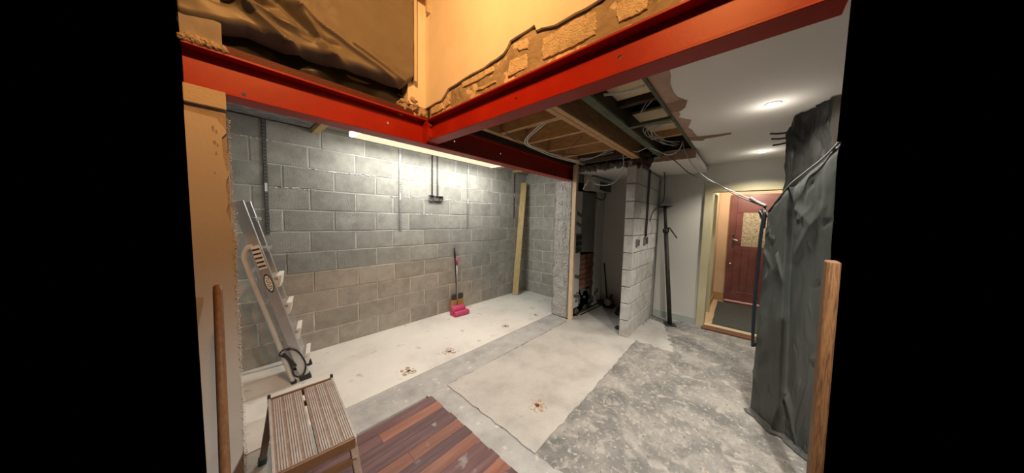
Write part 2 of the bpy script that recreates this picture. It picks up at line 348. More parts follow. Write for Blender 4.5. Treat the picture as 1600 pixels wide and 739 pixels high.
def block_wall(parent, org, u, n, length, rows, first, mt, depth=.012, rh=.225, top_cut=None, zmax=9):
    u = Vector(u); n = Vector(n); org = Vector(org); rnd = random.Random(5)
    for r in range(rows):
        z0 = r*rh+.005; ht = min(rh-.010, zmax-z0)
        if ht < .03: continue
        js = first(r); edges = [0.0]; x = js
        while x-.44 > .05: x -= .445
        while x < length-.04: edges.append(x); x += .445
        edges.append(length)
        for a, b in zip(edges[:-1], edges[1:]):
            if b-a < .03: continue
            wd = b-a-.010; me = block_mesh(wd, ht, depth, mt, rnd.randrange(4) if abs(wd-.435) < .002 else 0)
            M = Matrix((u, n, Vector((0, 0, 1)))).transposed().to_4x4(); M.translation = org + u*(a+.005) + Vector((0, 0, z0)) + n*(rnd.uniform(-.0010, .0022))
            # u x n must make a right-handed frame for the mesh to face outwards
            inst('block', me, parent, M)
WY = 3.507; XE = 4.284
wb = MB().box(-.15, XE+.14, WY+.0035, WY+.15, 0, 2.50).build('wall_back', 'mortar', struct=True)
OFF = [.845, 1.06, .846, 1.066, .842, 1.048, .830, 1.055, .837, 1.052, .72]
block_wall(wb, (-.15, WY+.012, 0), (1, 0, 0), (0, -1, 0), XE+.15, 11, lambda r: (OFF[r]+.15) % .445 or .445, 'block')
we = MB().box(XE+.0035, XE+.14, 2.20, WY+.0085, 0, 2.50).build('wall_right', 'mortar', struct=True)
block_wall(we, (XE+.012, 2.26, 0), (0, 1, 0), (-1, 0, 0), WY-2.26, 11, lambda r: (.78 if r % 2 else 1.0) % .445, 'block')
# light smears of mortar squeezed out of some joints
rnd = random.Random(21)
for (x, z, ln) in ((.62, 2.02, .5), (1.02, 2.03, .3), (.35, 1.80, .35), (1.5, 1.80, .4), (2.3, 2.04, .4), (2.75, 2.03, .5), (3.2, 1.805, .4), (2.3, 1.81, .3), (1.85, 1.57, .35), (.1, 2.25, .25), (3.5, 1.35, .3)):
    b = MB()
    for k in range(9): b.lump((x+ln*k/9+rnd.uniform(-.02, .02), WY-.003, z+rnd.uniform(-.008, .006)), rnd.uniform(.010, .028), .006, rnd.uniform(.004, .010), k, .3, 1)
    b.build('mortar_smear', 'white_mortar', wb, True)
wl = MB().box(-.13, .02, 2.28, WY, 0, 2.47).build('wall_left', 'mortar', struct=True)
# pier wall of blocks in the kitchen
PX0, PX1, PY0, PY1, PZ = 3.50, 4.70, 1.07, 1.185, 2.26
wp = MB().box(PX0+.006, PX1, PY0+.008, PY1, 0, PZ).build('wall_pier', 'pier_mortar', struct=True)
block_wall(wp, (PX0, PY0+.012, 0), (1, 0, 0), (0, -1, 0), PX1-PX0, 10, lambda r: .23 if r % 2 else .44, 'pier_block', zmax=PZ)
for r in range(10):
    me = block_mesh(PY1-PY0-.004, .213, .012, 'pier_block', 1+r % 3); M = Matrix((Vector((0, -1, 0)), Vector((-1, 0, 0)), Vector((0, 0, 1)))).transposed().to_4x4()
    M.translation = (PX0+.010+random.uniform(-.003, .003), PY1-.002, r*.225+.005); inst('block', me, wp, M)
# ---- kitchen wall with the doorway, recess walls
KX = 4.72
wk = MB().box(KX, KX+.10, .465, 2.05, 0, 2.62).build('wall_kitchen', 'wall_paint', struct=True)
MB().box(KX-.02, KX+.10, -.60, .475, 2.075, 2.62).build('over_door_panel', 'wall_green', wk)
MB().box(KX, KX+.10, -.64, -.50, 0, 2.62).build('side_panel', 'wall_green', wk)
bb = MB().box(KX-.018, KX, .455, 1.06, 0, .10).build('baseboard_kitchen', 'skirting', struct=True)
tr = MB().box(KX-.035, KX+.12, .38, .475, 0, 2.075).box(KX-.035, KX+.12, -.60, .38, 1.985, 2.075).build('trim_1', 'frame_cream', struct=True)
MB().box(4.60, 4.76, -.50, .40, 0, .022, bev=.004).build('sill', 'sill_wood', tr)
MB().box(4.76, 4.88, -.50, .40, 0, .018).build('sill', 'frame_cream', tr)
# recess left wall: bricks, board, plaster remains
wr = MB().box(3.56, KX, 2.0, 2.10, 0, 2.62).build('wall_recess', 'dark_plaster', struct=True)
MB().box(4.40, KX, 1.975, 2.0, 0, 2.30).build('plaster_panel', 'wall_paint', wr)
MB().prism([(3.85, 1.984, 1.02), (4.36, 1.984, .98), (4.34, 1.984, 1.5), (4.40, 1.984, 2.0), (3.86, 1.984, 2.0)], (0, .016, 0)).build('grey_panel', 'grey_panel', wr)
MB().box(3.60, 3.84, 1.972, 2.0, .12, 1.99, bev=.003).build('white_board', 'panel_white', wr)
rnd = random.Random(4)
for r in range(7):
    for k in range(3):
        x0 = 3.86+.19*k-(.09 if r % 2 else 0); x1 = min(x0+.18, 4.40); x0 = max(x0, 3.86)
        if x1-x0 > .03: MB().box(x0, x1, 1.985+rnd.uniform(0, .006), 2.0, .38+.085*r, .455+.085*r, bev=.004).build('brick', 'brick_red', wr)
b = MB()
for k in range(26): b.lump((rnd.uniform(3.7, 4.6), 1.98, rnd.uniform(.03, .36)), rnd.uniform(.03, .07), .018, rnd.uniform(.02, .06), k, .4, 1)
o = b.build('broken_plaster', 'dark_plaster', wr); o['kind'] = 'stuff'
# pebble-dashed nib of the removed outer wall
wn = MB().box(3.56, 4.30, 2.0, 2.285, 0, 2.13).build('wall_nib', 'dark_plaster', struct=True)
def nibf(u, v):
    p = Vector((3.545, 1.985+u*.30, v*2.13)); d = .020*noise.noise(p*9)+.018*abs(noise.noise(p*28))+.006*noise.noise(p*70)
    e = min(u, 1-u); d -= .03*max(0, .08-e)/.08
    return p + Vector((-.012-d, .010*noise.noise(p*14) if e < .02 else 0, 0))
MB().grid(nibf, 26, 150, .03).build('pebble_render', 'pebbledash', wn)
def nibs(u, v):
    p = Vector((3.55+u*.72, 2.29, v*2.13)); d = .02*noise.noise(p*9)+.014*abs(noise.noise(p*28)); return p+Vector((0, d, 0))
MB().grid(nibs, 24, 60, .02).build('pebble_render', 'pebbledash', wn)
# ---- hall behind the doorway
wh = MB().box(6.60, 6.70, -.92, .45, 0, 2.5).build('wall_hall', 'hall_wall', struct=True)
MB().box(4.82, 5.00, .42, .52, 0, 2.5).box(5.62, 6.60, .42, .52, 0, 2.5).box(5.0, 5.62, .42, .52, 2.05, 2.5).build('side_wall', 'hall_wall', wh)
MB().box(5.6, 6.60, .405, .42, 0, .10).box(6.585, 6.60, .22, .42, 0, .16).build('hall_skirting', 'hall_wood', wh)
MB().box(4.98, 5.06, .39, .52, 0, 2.07).box(5.56, 5.66, .385, .52, 0, 2.07).box(4.98, 5.66, .39, .52, 2.0, 2.07).build('door_casing', 'frame_cream', wh)
MB().box(4.82, 6.65, -.75, .52, 2.48, 2.52).build('hall_ceiling', 'ceiling_paint', wh)
# side room door, ajar and lit, seen as a pale strip
MB().box(5.06, 5.56, .50, .53, .01, 2.0).build('side_door', 'frame_cream', wh)
# front door, left ajar in the photograph only at its foot: boarded, maroon, with a leaded light
DX = 6.55
d1 = MB().box(DX, DX+.045, -.62, .245, .06, 2.09, bev=.003).build('door_1', 'maroon', struct=True)
for k in range(7):
    y0 = .14-.105*k
    if y0-.10 < -.60: break
    MB().box(DX-.010, DX, y0-.098, y0, .24, 1.03, bev=.004).build('panel', 'maroon', d1)
MB().box(DX-.010, DX, .15, .245, .06, 2.09, bev=.003).build('stile', 'maroon', d1)
MB().box(DX-.010, DX, -.62, .15, .06, .235, bev=.003).build('rail', 'maroon', d1)
MB().box(DX-.010, DX, -.62, .15, 1.035, 1.115, bev=.003).build('rail', 'maroon', d1)
MB().box(DX-.010, DX, -.62, .15, 1.75, 2.09, bev=.003).build('rail', 'maroon', d1)
MB().box(DX-.009, DX, .055, .15, 1.12, 1.745, bev=.004).build('panel', 'maroon', d1)
for a in range(4):
    for c in range(3):
        y1 = .048-.128*a; z0 = 1.125+(0, .185, .43)[c]; z1 = 1.125+(.178, .423, .615)[c]
        if a == 0 and False: continue
        MB().box(DX-.005, DX, y1-.120, y1, z0, z1, bev=.003).build('pane', 'obscure_glass', d1)
b = MB()
for a in range(5): b.box(DX-.008, DX, .048-.128*a+.0005, .048-.128*a+.0075, 1.118, 1.748)
for z in (1.118, 1.304, 1.549, 1.741): b.box(DX-.0078, DX, -.465, .055, z, z+.0065)
b.build('leading', 'lead', d1)
pl = MB().box(DX-.012, DX, .155, .200, 1.06, 1.34, bev=.004).build('handle_plate', 'chrome', d1)
MB().tube([(DX-.01, .178, 1.24), (DX-.05, .178, 1.24), (DX-.055, .12, 1.225), (DX-.05, .06, 1.205)], .009, 8).build('lever', 'chrome', pl, True)
MB().lathe([(.001, 0), (.022, .004), (.018, .012), (.001, .014)], Matrix.Translation((DX-.01, .192, .76)) @ Matrix.Rotation(R(-90), 4, 'Y')).build('lock', 'chrome', d1, True)
MB().box(DX-.03, DX, -.62, .245, .022, .055, bev=.006).build('drip_bar', 'pink_drip', d1)
MB().box(DX-.01, DX+.10, -.70, .245, -.004, .020).build('sill', 'sill_wood', d1)
# ---- kitchen ceiling with its hole
CZ = 2.38
hole = [(1.262, .50)] + [(1.32+.1*k, .495+random.uniform(-.006, .006)) for k in range(23)] + [(3.60, .49)]
outl = [Vector((x, y, CZ)) for x, y in hole] + [Vector((3.60, 2.0, CZ)), Vector((4.74, 2.0, CZ)), Vector((4.82, -.72, CZ)), Vector((4.70, -.70, CZ)), Vector((1.262, -.185, CZ))]
ce = MB().prism(outl, (0, 0, .0125)).build('ceiling', 'ceiling_paint', struct=True)
def csheet(name, mt, pix, z0=CZ-.0035, th=.0035):
    return MB().prism([Vector((at(x, y, 2, z0).x, at(x, y, 2, z0).y, z0)) for x, y in pix], (0, 0, th)).build(name, mt, ce)
csheet('bare_plaster', 'pink_plaster', [(1003, 124), (1018, 116), (1036, 110), (1045, 110), (1048, 118), (1047, 132), (1052, 145), (1058, 152), (1071, 157), (1067, 166), (1060, 174), (1063, 180), (1060, 184), (1070, 186), (1080, 188), (1078, 194), (1075, 200), (1082, 204), (1084, 208), (1090, 214), (1078, 218), (1068, 212)])
csheet('torn_paper', 'brown_plaster', [(1036, 164), (1052, 160), (1062, 157), (1074, 157), (1071, 168), (1063, 174), (1046, 176)], CZ-.005, .0015)
csheet('torn_paper', 'brown_plaster', [(1074, 215), (1088, 214), (1101, 213), (1120, 211), (1142, 208), (1142, 210), (1120, 214), (1102, 217), (1098, 220), (1080, 220)], CZ-.005, .0015)
# dropped soffit beyond the hole with its broken edge
MB().box(3.60, 4.74, .475, 2.0, 2.275, 2.34).build('soffit', 'ceiling_paint', ce)
MB().prism([Vector((3.585, y, z)) for y, z in [(.475, 2.275), (.475, 2.385), (.80, 2.37), (.86, 2.30), (.90, 2.285)]+[(.84-.04*k, 2.273+.004*(k % 2)) for k in range(9)]], (.016, 0, 0)).build('broken_edge', 'brown_plaster', ce)
b = MB(); rnd = random.Random(31)
for k in range(60):
    t = k/59; y = 1.22+t*.72; b.lump((3.57, y, 2.265+.05*rnd.random()), .03, rnd.uniform(.015, .035), rnd.uniform(.02, .045), k, .5, 1)
o = b.build('rubble_edge', 'dark_plaster', ce); o['kind'] = 'stuff'
b = MB()
for k in range(22): b.lump((3.54+rnd.uniform(-.02, .02), rnd.uniform(.92, 1.14), rnd.uniform(2.24, 2.40)), .035, .04, .05, k+9, .5, 1)
o = b.build('dark_rubble', 'dark_joist', ce); o['kind'] = 'stuff'
# framing over the hole
MB().box(1.22, 3.75, 1.045, 1.092, 2.335, 2.53).build('trimmer', 'new_timber', ce)
MB().box(1.22, 3.75, 1.097, 1.144, 2.335, 2.53).build('trimmer', 'new_timber', ce)
MB().box(1.14, 3.58, 1.97, 2.10, 2.332, 2.474).build('light_stop_board', 'dark_joist', ce)  # board added to block batten light leaking over the long beam
MB().box(1.15, 3.55, 1.80, 1.86, 2.345, 2.52).build('ledger', 'new_timber', ce)
for x in (1.42, 1.79, 2.20, 2.60, 2.96):
    MB().box(x, x+.045, 1.146, 1.80, 2.35, 2.50).build('joist', 'timber_x', ce)
MB().box(3.32, 3.50, 1.15, 1.80, 2.36, 2.50).build('end_board', 'dark_joist', ce)
for k in range(5): MB().box(1.2+.48*k, 1.2+.48*k+.476, 1.10, 1.95, 2.502, 2.52).build('floorboard', 'floorboard', ce)
MB().box(1.22, 3.6, .80, .865, 2.34, 2.36).build('green_batten', 'green_batten', ce)
MB().box(1.22, 3.7, .80, .85, 2.362, 2.58).build('joist', 'dark_joist', ce)
MB().box(1.22, 3.7, .45, .49, 2.394, 2.58).build('joist', 'dark_joist', ce)
MB().box(1.22, 3.62, .485, .505, 2.365, 2.385).build('green_batten', 'green_batten', ce)
MB().box(2.34, 2.39, .49, .80, 2.34, 2.362).build('noggin', 'green_batten', ce)
MB().box(2.07, 2.12, .49, .80, 2.42, 2.58).build('noggin', 'dark_joist', ce)
MB().box(3.0, 3.05, .49, .80, 2.40, 2.58).build('noggin', 'new_timber', ce)
for x0, x1 in ((1.27, 1.66), (1.664, 2.06), (2.40, 2.70), (2.704, 2.995)): MB().box(x0, x1, .495, .798, 2.462, 2.48).build('floorboard', 'floorboard', ce)
MB().box(1.27, 3.70, .44, 1.05, 2.582, 2.60).build('floorboard', 'dark_joist', ce)
MB().box(3.62, 3.64, .49, 2.0, 2.34, 2.62).build('end_board', 'dark_joist', ce)
# ---- extension ceiling
c2 = MB().box(-.13, XE+.14, 2.10, WY+.14, 2.475, 2.50).build('ceiling.001', 'ext_ceiling', struct=True)
MB().box(-.12, .62, 2.20, WY, 2.44, 2.474).build('torn_lining', 'grey_lining', c2)
MB().box(.64, .70, 2.30, WY, 2.40, 2.474).build('batten', 'plank_timber', c2)
MB().box(.02, XE, WY-.035, WY-.001, 2.44, 2.474).build('wall_plate', 'ext_ceiling', c2)
for x in (3.3, 3.8): MB().box(x, x+.05, 2.30, WY-.04, 2.44, 2.474).build('batten', 'plank_timber', c2)

# ---- stub of the outer wall at the left, flush under the beam
sy = 1.95
ws = MB().box(-.115, .015, sy+.014, 2.26, 0, 2.128).build('wall_stub', 'base_coat', struct=True)
def sp(px, py, yy=sy): q = at(px, py, 1, yy); return Vector((q.x, yy, q.z))
skin = [sp(x, y) for x, y in ((338, 190), (344, 193), (350, 199), (354, 207), (347, 214), (347, 226), (349, 246), (353, 262), (358, 272), (354, 283), (353, 292), (356, 305), (357, 318), (354, 330), (360, 345), (366, 365), (370, 385), (371, 420), (372, 450), (369, 470), (374, 490), (377, 530), (378, 560), (373, 575), (376, 590), (380, 640), (381, 690), (378, 720), (384, 745), (386, 790))]
zb = .0
skin = [Vector((-.115, sy, 2.005))] + skin + [Vector((.02, sy, .0)), Vector((-.115, sy, 0))]
skin[1].z = 1.995
MB().prism(skin, (0, .012, 0)).build('plaster_skim', 'stub_plaster', ws)
MB().box(-.115, .018, sy-.004, sy+.014, 2.045, 2.128, bev=.002).build('top_board', 'old_board', ws)
b = MB()
for (px, py, s) in ((333, 200, 1), (338, 206, .7), (335, 222, .9), (340, 227, .6), (338, 240, .7), (336, 270, .5)):
    c = sp(px, py, sy-.0012); b.prism([c+Vector((math.cos(t)*.006*s*random.uniform(.6, 1.2), 0, math.sin(t)*.016*s*random.uniform(.6, 1.2))) for t in [k*.628 for k in range(10)]], (0, .0013, 0))
b.build('skim_chips', 'base_coat', ws)
b = MB(); rnd = random.Random(8)
for k in range(210):
    t = k/209; z = 2.0-t*1.98; x = .018+.006*noise.noise(Vector((0, 0, z*5)))+(.006 if .22 < t < .33 else 0)
    a = rnd.uniform(0, 6.28); r = rnd.uniform(.002, .005)*(1.9 if .2 < t < .33 else 1)
    pts = [Vector((x+r*math.cos(a+j*1.1)+.002*j, sy+.004+rnd.uniform(-.012, .004), z+r*math.sin(a+j*1.1))) for j in range(5)]
    b.tube(pts, .0016, 4, False)
o = b.build('mesh_bead', 'mesh_white', ws); o['kind'] = 'stuff'

# ================================================================== STEEL BEAMS
def plate_with_holes(name, parent, mt, org, u, v, n, ln, ht, th, holes):
    cu = bpy.data.curves.new(name, 'CURVE'); cu.dimensions = '2D'; cu.fill_mode = 'BOTH'; cu.extrude = th/2
    def ring(pts):
        s = cu.splines.new('POLY'); s.points.add(len(pts)-1); s.use_cyclic_u = True
        for p, q in zip(s.points, pts): p.co = (q[0], q[1], 0, 1)
    ring([(0, 0), (ln, 0), (ln, ht), (0, ht)])
    for (hx, hy, hr) in holes: ring([(hx+hr*math.cos(k*.5236), hy+hr*math.sin(k*.5236)) for k in range(12)])
    tmp = bpy.data.objects.new('tmp', cu); me = bpy.data.meshes.new_from_object(tmp); bpy.data.objects.remove(tmp); bpy.data.curves.remove(cu)
    M = Matrix((Vector(u), Vector(v), Vector(n))).transposed().to_4x4(); M.translation = org; me.transform(M); me.name = name
    me.materials.clear(); me.materials.append(MATS[mt]); o = bpy.data.objects.new(name, me); C.objects.link(o); hang(o, parent); return o
AX0, AX1, AY, AZ0, AZ1 = -.115, 3.62, 1.98, 2.13, 2.33
ba = thing('steel_beam', 'long red oxide steel beam across the opening to the block walled room', 'beam', (AX0, AY, AZ0))
hs = []
for px, py in ((381, 148), (606, 192), (710, 221), (782, 240)):
    q = at(px, py, 1, AY+.065); hs.append((q.x-AX0, q.z-AZ0-.012, .009))
plate_with_holes('web', ba, 'red_oxide', (AX0, AY+.065, AZ0+.012), (1, 0, 0), (0, 0, 1), (0, -1, 0), AX1-AX0, AZ1-AZ0-.024, .008, hs)
MB().box(AX0, AX1, AY, AY+.13, AZ0, AZ0+.012, bev=.002).build('bottom_flange', 'red_oxide', ba)
MB().box(AX0, AX1, AY, AY+.13, AZ1-.012, AZ1, bev=.002).build('top_flange', 'red_oxide', ba)
MB().box(.02, 1.10, AY+.018, AY+.13, AZ1, AZ1+.045).build('packing_plate', 'red_oxide_dark', ba)
BX, BZ0, BZ1, BY0, BY1 = 1.11, 2.148, 2.322, -.165, 1.955
bbm = thing('steel_beam', 'red oxide steel beam overhead running towards the camera, with masonry on top', 'beam', (BX, BY1, BZ0))
hs = [(y_-BY0, z_-BZ0-.012, .008) for y_, z_ in ((at(807, 154, 0, BX+.05).y, at(807, 154, 0, BX+.05).z), (at(969, 90, 0, BX+.05).y, at(969, 90, 0, BX+.05).z))]
plate_with_holes('web', bbm, 'red_oxide', (BX+.05, BY0, BZ0+.012), (0, 1, 0), (0, 0, 1), (1, 0, 0), BY1-BY0, BZ1-BZ0-.024, .008, hs)
MB().box(BX, BX+.105, BY0, BY1, BZ0, BZ0+.012, bev=.002).build('bottom_flange', 'red_oxide', bbm)
MB().box(BX, BX+.105, BY0, BY1, BZ1-.012, BZ1, bev=.002).build('top_flange', 'red_oxide', bbm)
ep = MB().box(BX+.005, BX+.10, BY1, BY1+.012, AZ0+.014, AZ1-.014).box(BX+.005, BX+.10, BY1+.012, AY+.06, AZ0+.014, AZ1-.014).build('end_plate', 'red_oxide', bbm)
for z in (2.185, 2.275):
    MB().lathe([(.013, 0), (.013, .010), (.008, .011), (.008, .018)], Matrix.Translation((BX+.028, BY1, z)) @ Matrix.Rotation(R(90), 4, 'X'), 6).build('bolt', 'bolt_steel', ep)

# ================================================================== UPPER WALLS
UX = 1.125
w2 = MB().box(UX+.02, UX+.13, -.165, 2.13, BZ1+.001, 3.45).build('wall_upper_right', 'stone_mortar', struct=True)
def up(px, py, x=UX): return at(px, py, 0, x)
edge = [(671, 166), (680, 160), (688, 157), (693, 150), (700, 138), (712, 131), (722, 124), (738, 114), (745, 111), (756, 105), (766, 97), (776, 91), (786, 83), (791, 76), (797, 63), (806, 57), (816, 51), (826, 45), (835, 38), (838, 47), (846, 43), (857, 41), (868, 38), (876, 33), (888, 26), (900, 19), (913, 13), (925, 6), (938, -2), (952, -12), (1000, -46)]
sk = [up(x, y) for x, y in edge]
ylast = min(p.y for p in sk)
MB().prism(sk + [Vector((UX, -.165, sk[-1].z+.06)), Vector((UX, -.165, 3.45)), Vector((UX, 2.02, 3.45)), Vector((UX, 2.02, sk[0].z))], (.014, 0, 0)).build('plaster_skim', 'plaster', w2)
def mort(u, v):
    y = 1.97-u*2.12; p = Vector((UX+.018, y, BZ1+.001+v*.42)); d = .006*noise.noise(p*9)+.005*noise.noise(p*22)+.003*noise.noise(p*55)
    return p+Vector((-max(-.004, d), 0, 0))
MB().grid(mort, 220, 40, .01).build('pointing', 'stone_mortar', w2, True)
def stone(pix, seed, mt='stone', proud=.010):
    rnd = random.Random(seed); P = [up(x, y, UX+.02) for x, y in pix]; n = len(P); c = sum(P, Vector())/n; b = MB(); bm = b.bm; rings = []
    # break the outline up
    Q = []
    for i in range(n):
        for k in range(4):
            q = P[i].lerp(P[(i+1) % n], k/4); Q.append(q+Vector((0, rnd.uniform(-.003, .003), rnd.uniform(-.003, .003))))
    for (f, dx) in ((1.0, 0), (1.0, proud*.55), (.95, proud), (.66, proud*1.15), (.33, proud*1.1)):
        rings.append([bm.verts.new(c+(q-c)*f+Vector((-dx-rnd.uniform(-.0006, .0006)*(dx > 0), 0, 0))) for q in Q])
    m = len(Q)
    for a, d in zip(rings[:-1], rings[1:]):
        for k in range(m): bm.faces.new((a[k], a[(k+1) % m], d[(k+1) % m], d[k]))
    bm.faces.new(rings[-1]); b.build('stone', mt, w2)
stone([(849, 62), (866, 52), (890, 40), (912, 28), (931, 20), (933, 32), (933, 46), (931, 55), (912, 66), (890, 77), (868, 87), (850, 95), (847, 82)], 1)
stone([(966, 8), (985, -6), (1004, -18), (1013, -14), (1015, 2), (1013, 16), (990, 28), (968, 37), (964, 26)], 2)
stone([(811, 66), (826, 60), (828, 70), (826, 76), (813, 81), (809, 76)], 3)
stone([(798, 95), (812, 90), (824, 85), (826, 96), (825, 107), (810, 114), (794, 121), (796, 106)], 4)
stone([(722, 131), (740, 121), (758, 111), (772, 104), (774, 112), (756, 122), (738, 131), (724, 137)], 5)
stone([(674, 170), (684, 164), (692, 161), (694, 170), (684, 176), (675, 180)], 6)
stone([(697, 160), (703, 158), (704, 163), (698, 167)], 7)
stone([(745, 139), (758, 134), (775, 126), (776, 129), (760, 138), (746, 143)], 8)
w1 = MB().box(.98, UX+.02, 2.012, 2.12, 2.42, 3.45).build('wall_upper_left', 'plaster', struct=True)
MB().box(1.0, UX+.02, 2.03, 2.12, AZ1+.001, 2.42).build('broken_core', 'rubble', w1)
b = MB(); rnd = random.Random(12)
for k in range(34):
    x = rnd.uniform(.93, 1.13); z = AZ1+.01+rnd.uniform(0, max(.03, .13-.55*abs(x-1.0))); b.lump((x, 2.02+rnd.uniform(-.02, .02), z), rnd.uniform(.012, .035), .022, rnd.uniform(.012, .03), k, .55, 2)
o = b.build('broken_masonry', 'rubble', w1); o['kind'] = 'stuff'
# plaster remnant at the far left, above the beam
pr = MB(); 
def remn(u, v):
    x = -.115+u*.13; top = 2.62; bot = 2.352+.02*noise.noise(Vector((x*25, 1, 0)))-.02*u
    z = bot+v*(top-bot); return Vector((x, 1.975+.012*noise.noise(Vector((x*18, 3, z*12)))-.012*v, z))
w3 = pr.grid(remn, 14, 24, .02).build('wall_upper_stub', 'stub_plaster', struct=True)
b = MB()
for k in range(16): b.lump((-.11+.0088*k, 1.985, AZ1+.012+.005*(k % 3)), .016, .02, .016, k, .5, 2)
o = b.build('broken_masonry', 'rubble', w3); o['kind'] = 'stuff'
tb = MB().box(1.01, UX-.001, 1.955, 2.011, 3.215, 3.26).build('timber_batten', 'new_timber'); tag(tb, 'short timber batten fixed high in the corner of the orange-lit walls', 'batten')
MB().box(UX-.03, UX-.001, 1.93, 1.955, 3.12, 3.262).build('bracket', 'old_board', tb)

# ================================================================== PLASTIC SHEETS
def ridge(u, v, a, b, wd, amp, fade=.15):
    ax, ay = a; bx, by = b; dx, dy = bx-ax, by-ay; l2 = dx*dx+dy*dy; t = ((u-ax)*dx+(v-ay)*dy)/l2; tc = min(1, max(0, t))
    d = math.hypot(u-ax-tc*dx, v-ay-tc*dy); return amp*max(0, 1-d/wd)**1.3*(1-.5*tc)
# sheet over the opening above the long beam
BOT = [(-.10, 2.41), (.03, 2.44), (.10, 2.465), (.26, 2.455), (.45, 2.475), (.62, 2.495), (.80, 2.50), (.93, 2.51), (1.0, 2.575), (1.03, 2.60)]
def lerp_tab(tab, x):
    if x <= tab[0][0]: return tab[0][1]
    for (a, b_), (c, d) in zip(tab[:-1], tab[1:]):
        if x <= c: return b_+(d-b_)*(x-a)/(c-a)
    return tab[-1][1]
RG = [((.10, .42), (.34, .16), .05, .05), ((.34, .16), (.44, .08), .035, .035), ((.20, .34), (.40, .30), .05, .045), ((.40, .30), (.52, .33), .04, -.03),
      ((.36, .52), (.52, .20), .05, .045), ((.52, .20), (.62, .16), .05, .04), ((.38, .50), (.90, .20), .03, .030), ((.30, .50), (.42, .33), .04, -.04), ((.10, .30), (.28, .42), .05, -.035), ((.62, .42), (.96, .24), .022, .018), ((.05, .6), (.25, .44), .05, .04), ((.9, .05), (.7, .2), .06, .02), ((.2, .1), (.42, .02), .05, .03)]
def osheet(u, v):
    x = -.115+u*1.145; bot = lerp_tab(BOT, x); z = bot+v*(3.42-bot)
    vv = (z-2.38)/.62
    d = 1.5*sum(ridge(u, vv, *q) for q in RG) + .010*noise.noise(Vector((u*6, vv*5, 2)))+.006*noise.noise(Vector((u*16, vv*12, 4)))
    y = 1.945-d*.9
    y += .10*max(0, 1-v/.05)**2 if v < .05 else 0          # bottom turns back into the gap
    if u > .965: y += (u-.965)*1.6
    return Vector((x, y, z))
sh = MB().grid(osheet, 220, 170, .004).build('plastic_sheet', 'grey_sheet', None, True); tag(sh, 'creased plastic dust sheet over the opening above the long steel beam', 'plastic sheet')
MB().box(1.012, 1.034, 1.965, 2.008, 2.58, 3.42, bev=.004).build('tape_edge', 'stub_plaster', sh)
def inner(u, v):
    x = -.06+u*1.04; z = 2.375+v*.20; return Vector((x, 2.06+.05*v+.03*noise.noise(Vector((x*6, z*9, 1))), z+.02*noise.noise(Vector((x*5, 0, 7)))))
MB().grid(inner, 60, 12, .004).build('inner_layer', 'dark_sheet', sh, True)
# big sheet at the right
PB = [(2.87, -.12), (2.66, -.265), (2.675, -.305), (2.60, -.355), (2.55, -.395), (2.52, -.43)]
PT = [(2.87, -.115), (2.66, -.195), (2.675, -.232), (2.55, -.272), (2.45, -.325), (2.36, -.36)]
ZT = [1.66, 1.815, 1.82, 1.89, 1.955, 2.02]
TT = [0, .42, .45, .68, .88, 1.0]
def pl_(tab, t):
    for i in range(len(TT)-1):
        if t <= TT[i+1]:
            f = (t-TT[i])/(TT[i+1]-TT[i]); a, b_ = tab[i], tab[i+1]
            return a+(b_-a)*f if not isinstance(a, tuple) else (a[0]+(b_[0]-a[0])*f, a[1]+(b_[1]-a[1])*f)
    return tab[-1]
RT = [((.30, .74), (.43, .62), .02, .02), ((.0, .80), (.20, .70), .03, .012), ((.05, .64), (.30, .70), .035, .014), ((.08, .48), (.28, .56), .03, .012), ((.02, .2), (.12, .14), .03, .02), ((.36, .02), (.44, .12), .03, .02), ((.5, .16), (.68, .02), .03, .022), ((.45, .18), (.6, .12), .03, .016), ((.5, .9), (.8, .8), .04, .014), ((.52, .72), (.9, .84), .05, .014), ((.7, .08), (.85, .24), .04, .018), ((.1, .3), (.36, .36), .05, .010)]
_r5 = random.Random(77)
for k in range(34):
    a_ = (_r5.random(), _r5.random()); t_ = _r5.uniform(0, 6.28); l_ = _r5.uniform(.05, .16); RT.append((a_, (a_[0]+l_*math.cos(t_), a_[1]+l_*.4*math.sin(t_)), .018, _r5.uniform(.004, .010)*_r5.choice((1, 1, -1))))
NT = Vector((-.62, .78, 0))
def tarp(u, v):
    a = pl_(PB, u); c = pl_(PT, u); zt = pl_(ZT, u)
    k = v**.9; x = a[0]+(c[0]-a[0])*k; y = a[1]+(c[1]-a[1])*k; z = .004+v*(zt-.004)
    d = sum(ridge(u, v, *q) for q in RT)+.007*noise.noise(Vector((u*7, v*7, 5)))+.0015*noise.noise(Vector((u*16, v*18, 1)))
    if v > .97: d -= .01*(v-.97)/.03
    return Vector((x, y, z))+NT*d
tp = MB().grid(tarp, 130, 170, .004).build('plastic_sheet', 'black_sheet', None, True); tag(tp, 'large black plastic sheet hanging to the floor at the right, top edge sloping', 'plastic sheet')
def flap(u, v):
    a = pl_(PB, min(1, u)); n = Vector((-.6, .76, 0)); p = Vector((a[0], a[1], .006))+n*(v*.055*(1+.3*noise.noise(Vector((u*9, 0, 0)))));
    return p+Vector((0, 0, .012*(1-v)+.006*noise.noise(Vector((u*14, v*3, 2)))+.004))
MB().grid(flap, 60, 5, .003).build('floor_flap', 'flap_grey', tp, True)
MB().tube(smooth_path([(2.874, -.118, 1.64), (2.66, -.20, 1.81), (2.55, -.262, 1.886), (2.45, -.32, 1.952), (2.36, -.358, 2.015)]), .005, 6).build('hem', 'flap_grey', tp, True)
b = MB()
for k in range(7): b.tube(smooth_path([(2.88+.012*math.cos(k), -.105+.012*math.sin(k), 1.70-.02*k), (2.90, -.10+.006*k, 1.655), (2.88+.006*k, -.11, 1.60-.015*k)], 4), .006, 5)
b.build('gathered_corner', 'tape_grey', tp, True)
